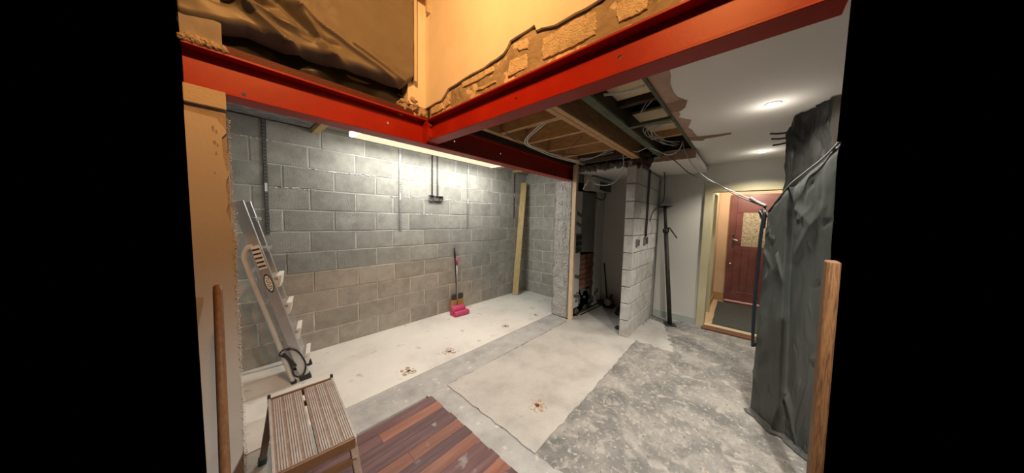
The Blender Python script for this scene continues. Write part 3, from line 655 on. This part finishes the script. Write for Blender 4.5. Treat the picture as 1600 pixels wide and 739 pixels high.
# crumpled darker sheet under the ceiling
def dsheet(u, v):
    top = [(3.06, -.19, 2.29), (3.0, -.22, 2.376), (2.85, -.29, 2.376), (2.75, -.33, 2.376), (2.66, -.36, 2.376)]
    f = u*4; i = min(3, int(f)); f -= i; a = Vector(top[i]).lerp(Vector(top[i+1]), f)
    bz = 1.70; p = a.lerp(Vector((a.x+.02, a.y-.03, bz)), 1-v)
    d = .035*noise.noise(Vector((u*4, v*3, 3)))+.012*abs(noise.noise(Vector((u*7, v*5, 1))))+.005*noise.noise(Vector((u*18, v*12, 6)))
    return p+Vector((-.35, .9, 0))*d+Vector((0, 0, -.02*abs(noise.noise(Vector((u*12, 5, 5))))*v))
ds = MB().grid(dsheet, 60, 50, .004).build('plastic_sheet', 'dark_sheet', None, True); tag(ds, 'crumpled glossy black plastic hung from the ceiling behind the big sheet', 'plastic sheet')
for k, (py0, py1) in enumerate(((209, 207), (217, 215), (227, 222))):
    a = at(1232, py1, 0, 3.02); c = at(1203+2*k, py0, 0, 3.02)
    MB().tube(smooth_path([a, a.lerp(c, .5)+Vector((0, 0, -.004)), c], 3), .0075, 6).build('strap_end', 'black_plastic', ds)

# ================================================================== LOOSE TIMBER
pk = MB().bar((3.865, 3.375, .004), (4.115, 3.425, 2.27), .115, .045, (0.75, .45, 0), .004).build('timber_plank', 'plank_timber'); 
tag(pk, 'pale timber plank leaning in the far corner of the block walls', 'plank')
st = MB().box(3.50, 3.555, 1.905, 1.968, 0, 2.36, bev=.003).build('timber_stud', 'stud_timber'); tag(st, 'upright pale timber stud beside the pebble-dashed nib', 'stud')
po = MB(); po.bar((2.035, -.352, .0), (2.035, -.330, 1.365), .09, .045, (0, 1, 0), .006)
po = po.build('timber_post', 'post_timber'); tag(po, 'grainy timber board standing in front of the black sheet at the right edge', 'board')
wpole = MB().tube([(-.040, 1.10, .0), (-.040, 1.77, 1.170), (-.0402, 1.786, 1.197), (-.0404, 1.789, 1.203)], [.0155, .0155, .0145, .008], 14).build('wooden_pole', 'pole_wood', None, True)
tag(wpole, 'round wooden pole leaning on the orange-lit wall stub at the left', 'pole')

# ================================================================== STEPLADDER
ld = thing('stepladder', 'folded aluminium stepladder leaning in the left corner by the block wall', 'ladder', (.42, 3.1, 0))
F0 = Vector((.445, 0, .0)); T0 = Vector((.060, 0, 1.63)); ax_ = (T0-F0).normalized(); nx_ = Vector((-ax_.z, 0, ax_.x))   # nx_: towards the rear frame
for Y_ in (2.955, 3.215):
    b = MB(); off = Vector((0, Y_, 0))
    b.bar(F0+off, T0+off, .026, .072, nx_, .004); b.build('stile', 'aluminium', ld)
    MB().bar(F0+off-ax_*.004, F0+off+ax_*.05, .034, .082, nx_).build('foot', 'black_plastic', ld)
    # rear leg, a bent tube lying close behind the stile
    P = [F0+off+nx_*.085+ax_*.01, F0+off+nx_*.085+ax_*.6, F0+off+nx_*.088+ax_*1.14, F0+off+nx_*.080+ax_*1.24, F0+off+nx_*.045+ax_*1.30, F0+off+nx_*.01+ax_*1.31]
    q = MB().tube(smooth_path(P, 5), .019, 8).build('rear_leg', 'aluminium_dusty', ld, True)
    MB().tube([F0+off+nx_*.085-ax_*.004, F0+off+nx_*.085+ax_*.05], .022, 8).build('foot', 'black_plastic', q)
for k in range(6):
    s = .22+.262*k; c = F0+ax_*s
    MB().box(-.055, .060, 2.968, 3.202, -.016, .012, Matrix.Translation((c.x+.005, 0, c.z)), .003).build('tread', 'aluminium', ld)
    if k < 4: MB().prism([(c.x-.005, 2.975, c.z-.075), (c.x+.050, 2.975, c.z+.022), (c.x+.085, 2.975, c.z+.022), (c.x+.072, 2.975, c.z-.080)], (0, .222, 0)).build('tread_face', 'tread_white', ld)
for k in range(4): MB().bar(F0+nx_*.085+ax_*(.2+.3*k)+Vector((0, 2.96, 0)), F0+nx_*.085+ax_*(.2+.3*k)+Vector((0, 3.21, 0)), .02, .02).build('rear_rail', 'aluminium', ld)
# ribbed hinge block, emblem, black cord
c = F0+ax_*1.205+Vector((0, 2.938, 0)); hb = MB().bar(c-ax_*.10, c+ax_*.10, .008, .05, nx_).build('hinge_block', 'tread_white', ld)
for k in range(5): MB().bar(c+ax_*(-.075+.036*k)-ax_*.007+Vector((0, -.005, 0)), c+ax_*(-.075+.036*k)+ax_*.007+Vector((0, -.005, 0)), .006, .046, nx_).build('rib', 'black_plastic', hb)
def oval(cen, a, bb_, yoff, name, mt, par): return MB().prism([cen+ax_*(a*math.cos(t))+nx_*(bb_*math.sin(t))+Vector((0, yoff, 0)) for t in [k*math.pi/12 for k in range(24)]], (0, .002, 0)).build(name, mt, par)
ec = F0+ax_*.975+Vector((0, 2.942, 0))
e1 = oval(ec, .083, .026, -.002, 'emblem', 'black_plastic', ld); oval(ec, .070, .020, -.003, 'emblem_field', 'label_white', e1)
b = MB()
for k in range(6):
    p = ec+ax_*(.048-.019*k)+Vector((0, -.0042, 0)); b.bar(p+nx_*.010, p-nx_*.010+ax_*.003, .001, .0045, ax_); b.bar(p+nx_*.010*(1 if k % 2 else -1), p+nx_*.010*(1 if k % 2 else -1)-ax_*.012, .001, .004, nx_)
b.build('emblem_letters', 'black_plastic', e1)
c = F0+Vector((0, 2.93, 0))
MB().tube(smooth_path([c+ax_*.36+nx_*.05, c+ax_*.33-nx_*.0, c+ax_*.25-nx_*.03, c+ax_*.14-nx_*.035, c+ax_*.06+nx_*.01, c+ax_*.10+nx_*.06, c+ax_*.2+nx_*.055, c+ax_*.28+nx_*.06, c+ax_*.34+nx_*.10, c+ax_*.37+nx_*.07, c+ax_*.36+nx_*.02], 5), .0065, 6).build('cord', 'black_plastic', ld, True)
MB().bar(c+ax_*.18+nx_*.03, c+ax_*.34+nx_*.075, .016, .018, nx_).build('catch', 'black_plastic', ld)
for o in list(C.objects):                                     # the ladder stands askew: its far side further along the wall
    if o.parent and (o.parent is ld or o.parent.parent is ld) and o.data:
        for v in o.data.vertices: v.co.x += (v.co.y-2.955)*.20
wpip = MB().tube([(.03, 3.44, .012), (.36, 3.40, .012), (.42, 3.39, .012)], .011, 8).build('plastic_pipe', 'white_cable', None, True); tag(wpip, 'white plastic pipe lying along the wall foot behind the stepladder', 'pipe')

# ================================================================== STEP STOOL
SZ = .45
sc_ = thing('step_stool', 'dusty aluminium hop-up step stool with two ribbed boards in the foreground', 'stool', (.25, 1.68, 0))
c00, c10, c11, c01 = Vector((.092, 1.385, SZ)), Vector((.385, 1.355, SZ)), Vector((.432, 1.985, SZ)), Vector((.128, 2.005, SZ))
def bil(u, v): return (c00*(1-u)+c10*u)*(1-v)+(c01*(1-u)+c11*u)*v
for (u0, u1) in ((.015, .475), (.515, .985)):
    b = MB(); b.prism([bil(u0, .02)+Vector((0, 0, -.002)), bil(u1, .02)+Vector((0, 0, -.002)), bil(u1, .98)+Vector((0, 0, -.002)), bil(u0, .98)+Vector((0, 0, -.002))], (0, 0, -.022))
    bd = b.build('board', 'stool_brown', sc_)
    n = 15
    for k in range(n):
        a = u0+(u1-u0)*(k+.2)/n; d = u0+(u1-u0)*(k+.8)/n
        if k % 5 == 0: continue
        MB().prism([bil(a, .025)+Vector((0, 0, .0005)), bil(d, .025)+Vector((0, 0, .0005)), bil(d, .975)+Vector((0, 0, .0005)), bil(a, .975)+Vector((0, 0, .0005))], (0, 0, -.0024)).build('rib', 'stool_ridge', bd)
def rim(a, b_, name, hgt=.045, mt='stool_edge'):
    return MB().bar(a+Vector((0, 0, -hgt/2+.004)), b_+Vector((0, 0, -hgt/2+.004)), .012, hgt, (0, 0, 1), .002).build(name, mt, sc_)
rim(c00, c10, 'end_rail', .05); rim(c01, c11, 'end_rail', .05); rim(c00, c01, 'side_rail', .03, 'stool_ridge'); rim(c10, c11, 'side_rail', .03, 'stool_ridge')
for u in (0, 1):
    MB().bar(bil(u, 1)+Vector((0, .006, -.03)), bil(u, 1)+Vector((0, .006, .022)), .014, .014, (1, 0, 0)).build('latch', 'black_plastic', sc_)
for u, v, dx, dy in ((0, 0, -.03, -.10), (1, 0, .03, -.10), (0, 1, -.045, .13), (1, 1, .045, .13)):
    top = bil(u*.94+.03, v*.94+.03)+Vector((0, 0, -.03)); bot = Vector((top.x+dx, top.y+dy, .0))
    lg = MB().bar(top, bot, .032, .026, (0, 1, 0), .003).build('leg', 'stool_brown', sc_)
    MB().bar(bot+(top-bot)*.10, bot, .040, .034, (0, 1, 0), .003).build('foot', 'teal_plastic', lg)
for v, dy in ((0, -.1), (1, .13)):
    a = bil(.03, v*.94+.03)+Vector((-.008, dy*.22, -.11)); d = bil(.97, v*.94+.03)+Vector((.008, dy*.22, -.11))
    MB().bar(a, d, .02, .028).build('brace', 'stool_edge', sc_)

# ================================================================== BROOM AND DUSTPAN
du = thing('dustpan', 'pink long-handled dustpan with grey stick standing by the block wall', 'dustpan', (2.44, 3.30, 0))
uu = Vector((.80, -.60, 0)).normalized(); vv_ = Vector((.60, .80, 0)).normalized(); o0 = Vector((2.42, 3.31, 0))   # uu: along the width, vv_: towards the wall
def pan_prof(off, r, zc): return [o0+vv_*(off+r*math.cos(t))+Vector((0, 0, max(.002, zc+r*1.05*math.sin(t)))) for t in [k*math.pi/9 for k in range(18)]]
W0, W1 = -.115, .115
uu2 = Vector((.99, -.08, 0)).normalized(); vv_ = Vector((.08, .99, 0)).normalized()
b = MB()
def lobe(b, off, zc, r, w0, w1):
    prof = []
    for k in range(16):
        t = 2*math.pi*k/16; prof.append((off+r*math.cos(t), max(.002, zc+r*math.sin(t))))
    rr = [(w0, .80), (w0+.012, .96), (w0+.03, 1), (w1-.03, 1), (w1-.012, .96), (w1, .80)]; rings = []
    for (s, f) in rr: rings.append([b.bm.verts.new(o0+uu2*s+vv_*(off+(p[0]-off)*f)+Vector((0, 0, zc+(p[1]-zc)*f))) for p in prof])
    for a, c in zip(rings[:-1], rings[1:]):
        for k in range(16): b.bm.faces.new((a[k], a[(k+1) % 16], c[(k+1) % 16], c[k]))
    b.bm.faces.new(rings[0]); b.bm.faces.new(rings[-1])
lobe(b, .01, .085, .062, W0, W1); b.build('hood', 'pink_plastic', du, True)
b = MB(); lobe(b, -.075, .042, .040, W0+.01, W1+.03); b.build('lip', 'pink_plastic', du, True)
MB().bar(o0+uu2*W0+vv_*-.02+Vector((0, 0, .02)), o0+uu2*W1+vv_*-.02+Vector((0, 0, .02)), .14, .036).build('pan_base', 'pink_plastic', du)
hb0 = o0+vv_*.02+Vector((.0, 0, .14)); ht0 = at(713.5, 402, 1, WY-.06)
MB().tube([hb0, hb0.lerp(ht0, .86)], .0105, 8).build('stick', 'grey_metal', du, True)
MB().tube([hb0.lerp(ht0, .84), ht0], .016, 8).build('grip', 'pink_plastic', du, True)
br = thing('broom', 'broom with black stick and yellow bristles behind the pink dustpan', 'broom', (2.52, 3.42, 0))
bt = at(710, 388, 1, WY-.03); b0 = Vector((2.475, WY-.085, .27))
MB().tube([b0, b0.lerp(bt, .7), bt], .0115, 8).build('stick', 'dark_cable', br, True)
MB().tube([b0.lerp(bt, .8), bt+Vector((0, 0, .004))], .0145, 8).build('grip', 'black_plastic', br, True)
MB().box(-.105, .105, -.022, .022, .205, .295, Matrix.Translation((b0.x+.01, b0.y, 0)), .008).build('head', 'dark_cable', br)
b = MB(); rnd = random.Random(3)
for i in range(22):
    for j in range(4):
        x = -.095+.19*i/21; y_ = -.016+.032*j/3; b.tube([(b0.x+.01+x, b0.y+y_, .21), (b0.x+.01+x*1.35+rnd.uniform(-.006, .006), b0.y+y_*1.8, .012)], .0045, 4)
o = b.build('bristles', 'bristle', br); o['kind'] = 'stuff'

# ================================================================== WALL FITTINGS
names = ['dark perforated metal strip on the block wall above the stepladder', 'galvanised metal strip on the block wall left of the two socket boxes', 'galvanised metal strip on the block wall right of the two socket boxes', 'short dull metal strip on the block wall next to the leaning plank']
for (x, z0, z1, mt, lb) in ((.268, 1.33, 2.44, 'galv_dark', names[0]), (1.588, 1.34, 2.44, 'galv', names[1]), (2.735, 1.35, 2.44, 'galv', names[2]), (3.905, 1.55, 2.44, 'galv_dark', names[3])):
    r_ = thing('metal_strip', lb, 'metal strip', (x, WY-.006, z0), 'edging strips on the block wall')
    MB().box(x-.014, x+.014, WY-.012, WY-.009, z0, z1).build('plate', mt, r_)
    MB().box(x-.014, x-.011, WY-.012, WY-.001, z0, z1).box(x+.011, x+.014, WY-.012, WY-.001, z0, z1).build('edge', mt, r_)
    b = MB()
    for k in range(int((z1-z0)/.032)): b.box(x-.006, x+.006, WY-.0127, WY-.0118, z0+.01+.032*k, z0+.018+.032*k)
    o = b.build('perforation', 'gap_shade', r_); o['kind'] = 'stuff'
    MB().box(x-.010, x+.010, WY-.0135, WY-.0115, z0+.42, z0+.50).build('sticker', 'label_white', r_)
def backbox(name, lb, cx, cz, wd, ht, mt, par_cat='socket box'):
    r_ = thing(name, lb, par_cat, (cx, WY-.02, cz-ht/2)); y0, y1 = WY-.036, WY-.001
    MB().box(cx-wd/2, cx+wd/2, y1-.002, y1, cz-ht/2, cz+ht/2).build('back', mt, r_)
    MB().box(cx-wd/2, cx-wd/2+.003, y0, y1, cz-ht/2, cz+ht/2).box(cx+wd/2-.003, cx+wd/2, y0, y1, cz-ht/2, cz+ht/2).box(cx-wd/2, cx+wd/2, y0, y1, cz-ht/2, cz-ht/2+.003).box(cx-wd/2, cx+wd/2, y0, y1, cz+ht/2-.003, cz+ht/2).build('side', mt, r_)
    MB().tube(smooth_path([(cx-.01, y1-.004, cz+.03), (cx-.02, y0+.004, cz), (cx+.01, y0+.002, cz-.015), (cx+.02, y1-.01, cz+.01)], 4), .005, 6).build('wire', 'dark_cable', r_, True)
    return r_
backbox('socket_box', 'single metal socket box at the end of the left conduit', 2.055, 1.815, .078, .085, 'socket_steel')
backbox('socket_box', 'wider rusty metal socket box at the end of the right conduit', 2.178, 1.815, .135, .075, 'socket_steel')
for x, mt, lb in ((2.068, 'conduit', 'black conduit running down to the single socket box'), (2.158, 'conduit_grey', 'grey conduit running down to the wider rusty socket box')):
    tag(MB().tube([(x, WY-.012, 1.855), (x+.002, WY-.012, 2.15), (x, WY-.012, 2.474)], .0105, 8).build('cable_conduit', mt, None, True), lb, 'conduit')
# batten light under the extension ceiling
bl = thing('batten_light', 'long fluorescent batten light under the ceiling behind the red beam', 'ceiling light', (2.0, 3.06, 2.475))
MB().box(.93, 3.07, 2.92, 3.31, 2.445, 2.474, bev=.004).build('housing', 'panel_white', bl)
MB().box(.98, 3.02, 2.94, 3.285, 2.392, 2.444, bev=.004).build('diffuser', 'tube_glow', bl)
for x0, x1 in ((.93, .98), (3.02, 3.07)): MB().box(x0, x1, 2.94, 3.285, 2.392, 2.444, bev=.006).build('end_cap', 'cap_glow', bl)
for k in range(4): MB().box(.95, 3.05, 3.292+.012*k, 3.298+.012*k, 2.435, 2.446).build('fin', 'galv_dark', bl)
# downlights
for px, py, lb in ((1208, 162, 'nearer recessed downlight glowing in the grey ceiling'), (1190, 237, 'farther recessed downlight glowing near the doorway wall')):
    p = at(px, py, 2, CZ); r_ = thing('downlight', lb, 'ceiling light', (p.x, p.y, CZ), 'recessed downlights')
    M = Matrix.Translation((p.x, p.y, CZ)) @ Matrix.Rotation(math.pi, 4, 'X')
    MB().lathe([(.046, 0), (.046, .003), (.040, .005)], M, 24).build('rim', 'panel_white', r_)
    MB().lathe([(.036, .0052), (.034, .0062)], M, 24).build('lamp', 'spot_glow', r_)
# boxes and pipes on the pier
def pierbox(lb, cx, cz, wd, ht):
    r_ = thing('switch_box', lb, 'socket box', (cx, PY0-.02, cz-ht/2))
    MB().box(cx-wd/2, cx+wd/2, PY0-.030, PY0-.001, cz-ht/2, cz+ht/2, bev=.003).build('case', 'socket_steel', r_)
    MB().box(cx-wd/2+.008, cx+wd/2-.008, PY0-.0315, PY0-.029, cz-ht/2+.008, cz+ht/2-.008).build('opening', 'panel_dark', r_)
pierbox('small metal switch box on the block pier, nearer its front edge', 3.66, 1.26, .07, .09)
pierbox('wider dark socket box on the block pier below the black conduits', 4.02, 1.27, .13, .10)
for k, (x, zb_) in enumerate(((3.99, 1.32), (4.05, 1.33))):
    tag(MB().tube([(x, PY0-.012, zb_), (x+.005, PY0-.012, 1.8), (x, PY0-.013, 2.20), (x-.01, PY0-.02, 2.33)], .0075, 8).build('cable_conduit', 'conduit', None, True), ('left' if k == 0 else 'right')+' one of the two black conduits on the block pier', 'conduit')
tag(MB().tube(smooth_path([(4.0, PY0-.03, 2.33), (4.12, PY0-.10, 2.30), (4.38, PY0-.12, 2.26), (4.55, PY0-.10, 2.05), (4.62, PY0-.08, 1.88), (4.48, PY0-.05, 1.78), (4.25, PY0-.03, 1.68), (4.15, PY0-.02, 1.55)]), .0065, 8).build('loose_cable', 'dark_cable', None, True), 'black cable looping out from the top of the block pier', 'cable')
tag(MB().tube(smooth_path([(4.62, PY0-.02, 2.2), (4.62, PY0-.02, .5), (4.62, PY0-.02, .06), (4.60, PY0-.05, .018), (4.55, .9, .014), (4.46, .74, .013)]), .008, 8).build('copper_pipe', 'conduit_grey', None, True), 'thin grey pipe down the rear of the pier and along the floor', 'pipe')
# acrow prop
ap = thing('steel_prop', 'dark steel adjustable prop leaning on the kitchen wall', 'steel prop', (4.42, .76, 0))
a = Vector((4.42, .76, .012)); t_ = Vector((4.615, .965, 1.775))
MB().box(-.075, .075, -.075, .075, 0, .008, Matrix.Translation((a.x, a.y, .002)) @ Matrix.Rotation(.4, 4, 'Z')).build('base_plate', 'prop_steel', ap)
MB().tube([a, a.lerp(t_, .80)], .030, 12).build('outer_tube', 'prop_steel', ap, True)
MB().tube([a.lerp(t_, .78), t_], .022, 12).build('inner_tube', 'prop_steel', ap, True)
dd = (t_-a).normalized(); M = dd.to_track_quat('Z', 'Y').to_matrix().to_4x4(); M.translation = t_
MB().box(-.085, .075, -.07, .07, 0, .008, M).build('head_plate', 'prop_steel', ap)
M2 = M.copy(); M2.translation = a.lerp(t_, .79); MB().lathe([(.042, -.03), (.046, 0), (.042, .03)], M2, 12).build('collar', 'prop_steel', ap)
p = a.lerp(t_, .80); MB().tube(smooth_path([p, p+Vector((-.03, -.05, .03)), p+Vector((-.03, -.09, -.02)), p+Vector((-.03, -.16, -.12))], 4), .010, 6).build('handle', 'prop_steel', ap, True)
# recess contents
cu_ = thing('fuse_box', 'old fuse box board high on the left wall of the recess', 'fuse box', (4.1, 1.97, 2.0))
MB().box(3.88, 4.02, 1.93, 1.983, 2.02, 2.27, bev=.003).build('backboard', 'old_board', cu_)
MB().box(4.02, 4.68, 1.86, 1.974, 2.03, 2.25, bev=.006).build('case', 'panel_white', cu_)
MB().box(4.22, 4.66, 1.845, 1.862, 2.05, 2.19, bev=.004).build('cover', 'panel_dark', cu_)
MB().tube(smooth_path([(4.5, 1.88, 2.03), (4.5, 1.88, 1.95), (4.40, 1.90, 1.90), (4.30, 1.95, 1.93)]), .011, 8).build('cable', 'dark_cable', cu_, True)
for k, z in enumerate((1.62, 1.46, .62, .30)):
    o = MB().bar((3.66, 1.969, z+.035), (3.84, 1.969, z-.015), .006, .055, (0, 0, 1)).build('tape_strip', 'tape_grey'); hang(o, wr)
sb = thing('connector_block', 'dark ribbed connector fixed halfway up inside the recess', 'connector', (3.70, 1.96, 1.10))
MB().box(3.60, 3.82, 1.952, 1.971, 1.02, 1.32, bev=.004).build('plate', 'tape_grey', sb)
for k in range(3): MB().box(3.60+.05*(k % 2), 3.80, 1.930, 1.952, 1.04+.095*k, 1.105+.095*k, bev=.004).build('terminal', 'panel_dark', sb)
to = thing('power_tool', 'dark power tool with red body at the back of the recess', 'tool', (4.52, 1.72, 0))
MB().lump((4.55, 1.72, .10), .085, .06, .085, 3, .25, 3).build('motor_body', 'red_tool', to, True)
MB().lathe([(.055, 0), (.06, .02), (.055, .05)], Matrix.Translation((4.47, 1.72, .11)) @ Matrix.Rotation(R(-90), 4, 'Y')).build('guard', 'grey_metal', to)
MB().tube(smooth_path([(4.60, 1.72, .15), (4.58, 1.70, .22), (4.50, 1.69, .22), (4.46, 1.69, .16)], 4), .016, 8).build('handle', 'black_plastic', to, True)
MB().box(4.44, 4.64, 1.64, 1.80, .004, .04, bev=.008).build('base', 'black_plastic', to)
t2 = thing('cable_reel', 'black coil of hose and tools beside the red tool in the recess', 'hose', (4.38, 1.48, 0))
for k in range(3):
    b = MB(); b.tube([(4.32+(.11-.012*k)*math.cos(t*.35), 1.42+(.10-.01*k)*math.sin(t*.35), .02+.035*k) for t in range(19)], .018, 8); b.build('coil', 'black_plastic', t2, True)
MB().box(4.50, 4.62, 1.80, 1.93, .003, .09, bev=.01).build('case', 'panel_dark', t2)
tag(MB().tube([(4.64, 1.80, .01), (4.700, 1.92, .75)], .012, 8).build('metal_rod', 'prop_steel', None, True), 'thin dark rod leaning in the back corner of the recess', 'rod')
tag(MB().bar((4.12, 1.33, .012), (4.42, 1.28, .012), .03, .018, bev=.002).build('timber_offcut', 'new_timber'), 'short timber offcut lying on the floor inside the recess', 'offcut')
tag(MB().box(3.66, 3.74, 1.235, 1.30, .005, .035, bev=.006).build('black_puck', 'black_plastic'), 'small black plastic cap on the floor behind the block pier', 'cap')
for k, (a, c) in enumerate((((3.75, 1.955, .012), (4.60, 1.90, .05)), ((3.70, 1.93, .012), (4.35, 1.945, .11)), ((3.8, 1.90, .010), (4.5, 1.86, .012)))):
    tag(MB().bar(a, c, .022, .014, bev=.002).build('batten_offcut', 'dark_joist'), ('dirty batten against the recess wall, uppermost of the three', 'dirty batten propped along the foot of the recess wall', 'dirty batten lying flat on the recess floor')[(1, 0, 2)[k]], 'batten')
# door mat
tag(MB().prism([(x, y, .002) for x, y in ragged([(4.93, -.75), (6.45, -.70), (6.45, .33), (4.93, .30)], .004, 2, .1)], (0, 0, .012)).build('door_mat', 'mat_dark'), 'long dark door mat on the hall carpet in front of the maroon door', 'mat')

# ================================================================== CABLES OVERHEAD
def cable(name, mt, pts, r, label, cat='cable', k=6): return tag(MB().tube(smooth_path(pts, k), r, 7).build(name, mt, None, True), label, cat)
def A(px, py, axis, v): return at(px, py, axis, v)
for k in range(2):
    o = 5*k
    cable('white_cable', 'white_cable', [A(858+o, 182+.5*o, 2, 2.38), A(838+o, 200, 2, 2.33), A(822+.7*o, 216, 2, 2.27), A(822+.7*o, 226-.2*o, 2, 2.25), A(838, 234-.5*o, 2, 2.25), A(866, 245-.6*o, 2, 2.25), A(905, 255-.5*o, 2, 2.26)], .006, ('first', 'second')[k]+' of the two thick white cables hanging from the new timber joists' if False else ('left one of the two thick white cables looping from the new joists', 'right one of the two thick white cables looping from the new joists')[k])
cable('thin_wire', 'dark_cable', [A(785, 203, 2, 2.36), A(812, 223, 2, 2.30), A(850, 236, 2, 2.31), A(880, 241, 2, 2.33), A(905, 241, 2, 2.35)], .004, 'thin dark wire sagging under the new timber joists')
cable('thin_wire', 'dark_cable', [A(911, 212, 2, 2.37), A(899, 224, 2, 2.34), A(888, 238, 2, 2.34)], .0035, 'short thin wire hanging from the timber trimmer')
for k in range(3):
    cable('grey_cable', 'grey_cable', [A(890+8*k, 252-2*k, 2, 2.30), A(915+6*k, 250-2*k, 2, 2.28), A(938+4*k, 243-3*k, 2, 2.31), A(958+2*k, 238-4*k, 2, 2.35)], .004, ('lowest of the grey cables bunched over the recess edge', 'middle one of the grey cables bunched over the recess edge', 'topmost of the grey cables bunched over the recess edge')[k])
cable('white_wire', 'white_cable', [A(911, 296, 0, 3.46), A(916, 287, 0, 3.45), A(921, 281, 0, 3.44), A(932, 288, 0, 3.43), A(950, 289, 0, 3.40), A(965, 280, 0, 3.38), A(974, 262, 0, 3.36), A(974, 240, 0, 3.34), A(980, 235, 0, 3.32), A(995, 237, 0, 3.2), A(1012, 231, 0, 3.15), A(1028, 236, 0, 3.1), A(1045, 242, 0, 3.05), A(1060, 235, 0, 3.1), A(1068, 220, 0, 3.2)], .0045, 'thin white wire looping from the recess up across the ceiling hole')
cable('white_wire', 'grey_cable', [A(1066, 220, 0, 3.2), A(1070, 235, 0, 3.15), A(1080, 255, 0, 3.1), A(1100, 275, 0, 3.02), A(1125, 290, 0, 2.97), A(1155, 303, 0, 2.92), A(1193, 320, 0, 2.88)], .0036, 'white cable swooping from the ceiling hole to the black sheet corner')
cable('dark_wire', 'dark_cable', [A(1040, 240, 0, 3.1), A(1058, 254, 0, 3.08), A(1075, 269, 0, 3.05), A(1100, 281, 0, 3.0), A(1122, 288, 0, 2.97), A(1150, 305, 0, 2.92), A(1194, 323, 0, 2.88)], .0045, 'dark cable strung from the ceiling hole to the black sheet corner')
b = MB(); b.tube(smooth_path([A(1172, 309, 0, 2.9), A(1185, 317, 0, 2.89), A(1197, 322, 0, 2.88)]), .014, 8)
tag(b.build('tape_wrap', 'tape_grey', None, True), 'grey tape bundle where the cables meet the black sheet', 'tape')
# coil of grey cable in the ceiling hole
cc = thing('cable_coil', 'loose coil of grey cable hanging inside the ceiling hole', 'cable', A(1025, 205, 2, 2.40))
for k in range(6):
    jt = lambda a: Vector((random.uniform(-a, a), random.uniform(-a, a), random.uniform(-a, a)))
    MB().tube(smooth_path([q_+jt(.016) for q_ in [A(1040+3*k, 188+k, 2, 2.36), A(1020+4*k, 192, 2, 2.35), A(1007+3.5*k, 200, 2, 2.35), A(1009+3*k, 210, 2, 2.34), A(1020+2.5*k, 218-.8*k, 2, 2.35), A(1034+2*k, 225-k, 2, 2.36), A(1054+1.5*k, 229-1.5*k, 2, 2.38)]], 5), .0032, 6).build('strand', 'grey_cable', cc, True)
cable('grey_cable', 'grey_cable', [A(1012, 158, 2, 2.40), A(1004, 170, 2, 2.35), A(1002, 177, 2, 2.34), A(1010, 167, 2, 2.38), A(1020, 156, 2, 2.41)], .0035, 'bent grey cable end dangling at the ceiling hole edge')
for k in range(2):
    cable('white_cable', 'white_cable', [A(943, 147+2.5*k, 2, 2.40), A(965, 145+2*k, 2, 2.40), A(985, 140+2*k, 2, 2.40), A(1007, 133+2*k, 2, 2.40)], .004, ('nearer white cable crossing the ceiling hole beside the red beam', 'farther white cable crossing the ceiling hole beside the red beam')[k])
# cables hanging down the left edge of the big sheet
for k in range(2):
    cable('hanging_cable', 'navy_cable', [A(1196-2*k, 328, 0, 2.86), A(1190-3*k, 370, 0, 2.855), A(1184-2*k, 430, 0, 2.85), A(1180-3*k, 480, 0, 2.85), A(1177-2*k, 530, 0, 2.85), A(1178-3*k, 541, 0, 2.85), A(1181-3*k, 535, 0, 2.845)], .0065, ('dark blue cable hanging against the left edge of the black sheet', 'outer dark blue cable hanging left of the black sheet edge')[k])
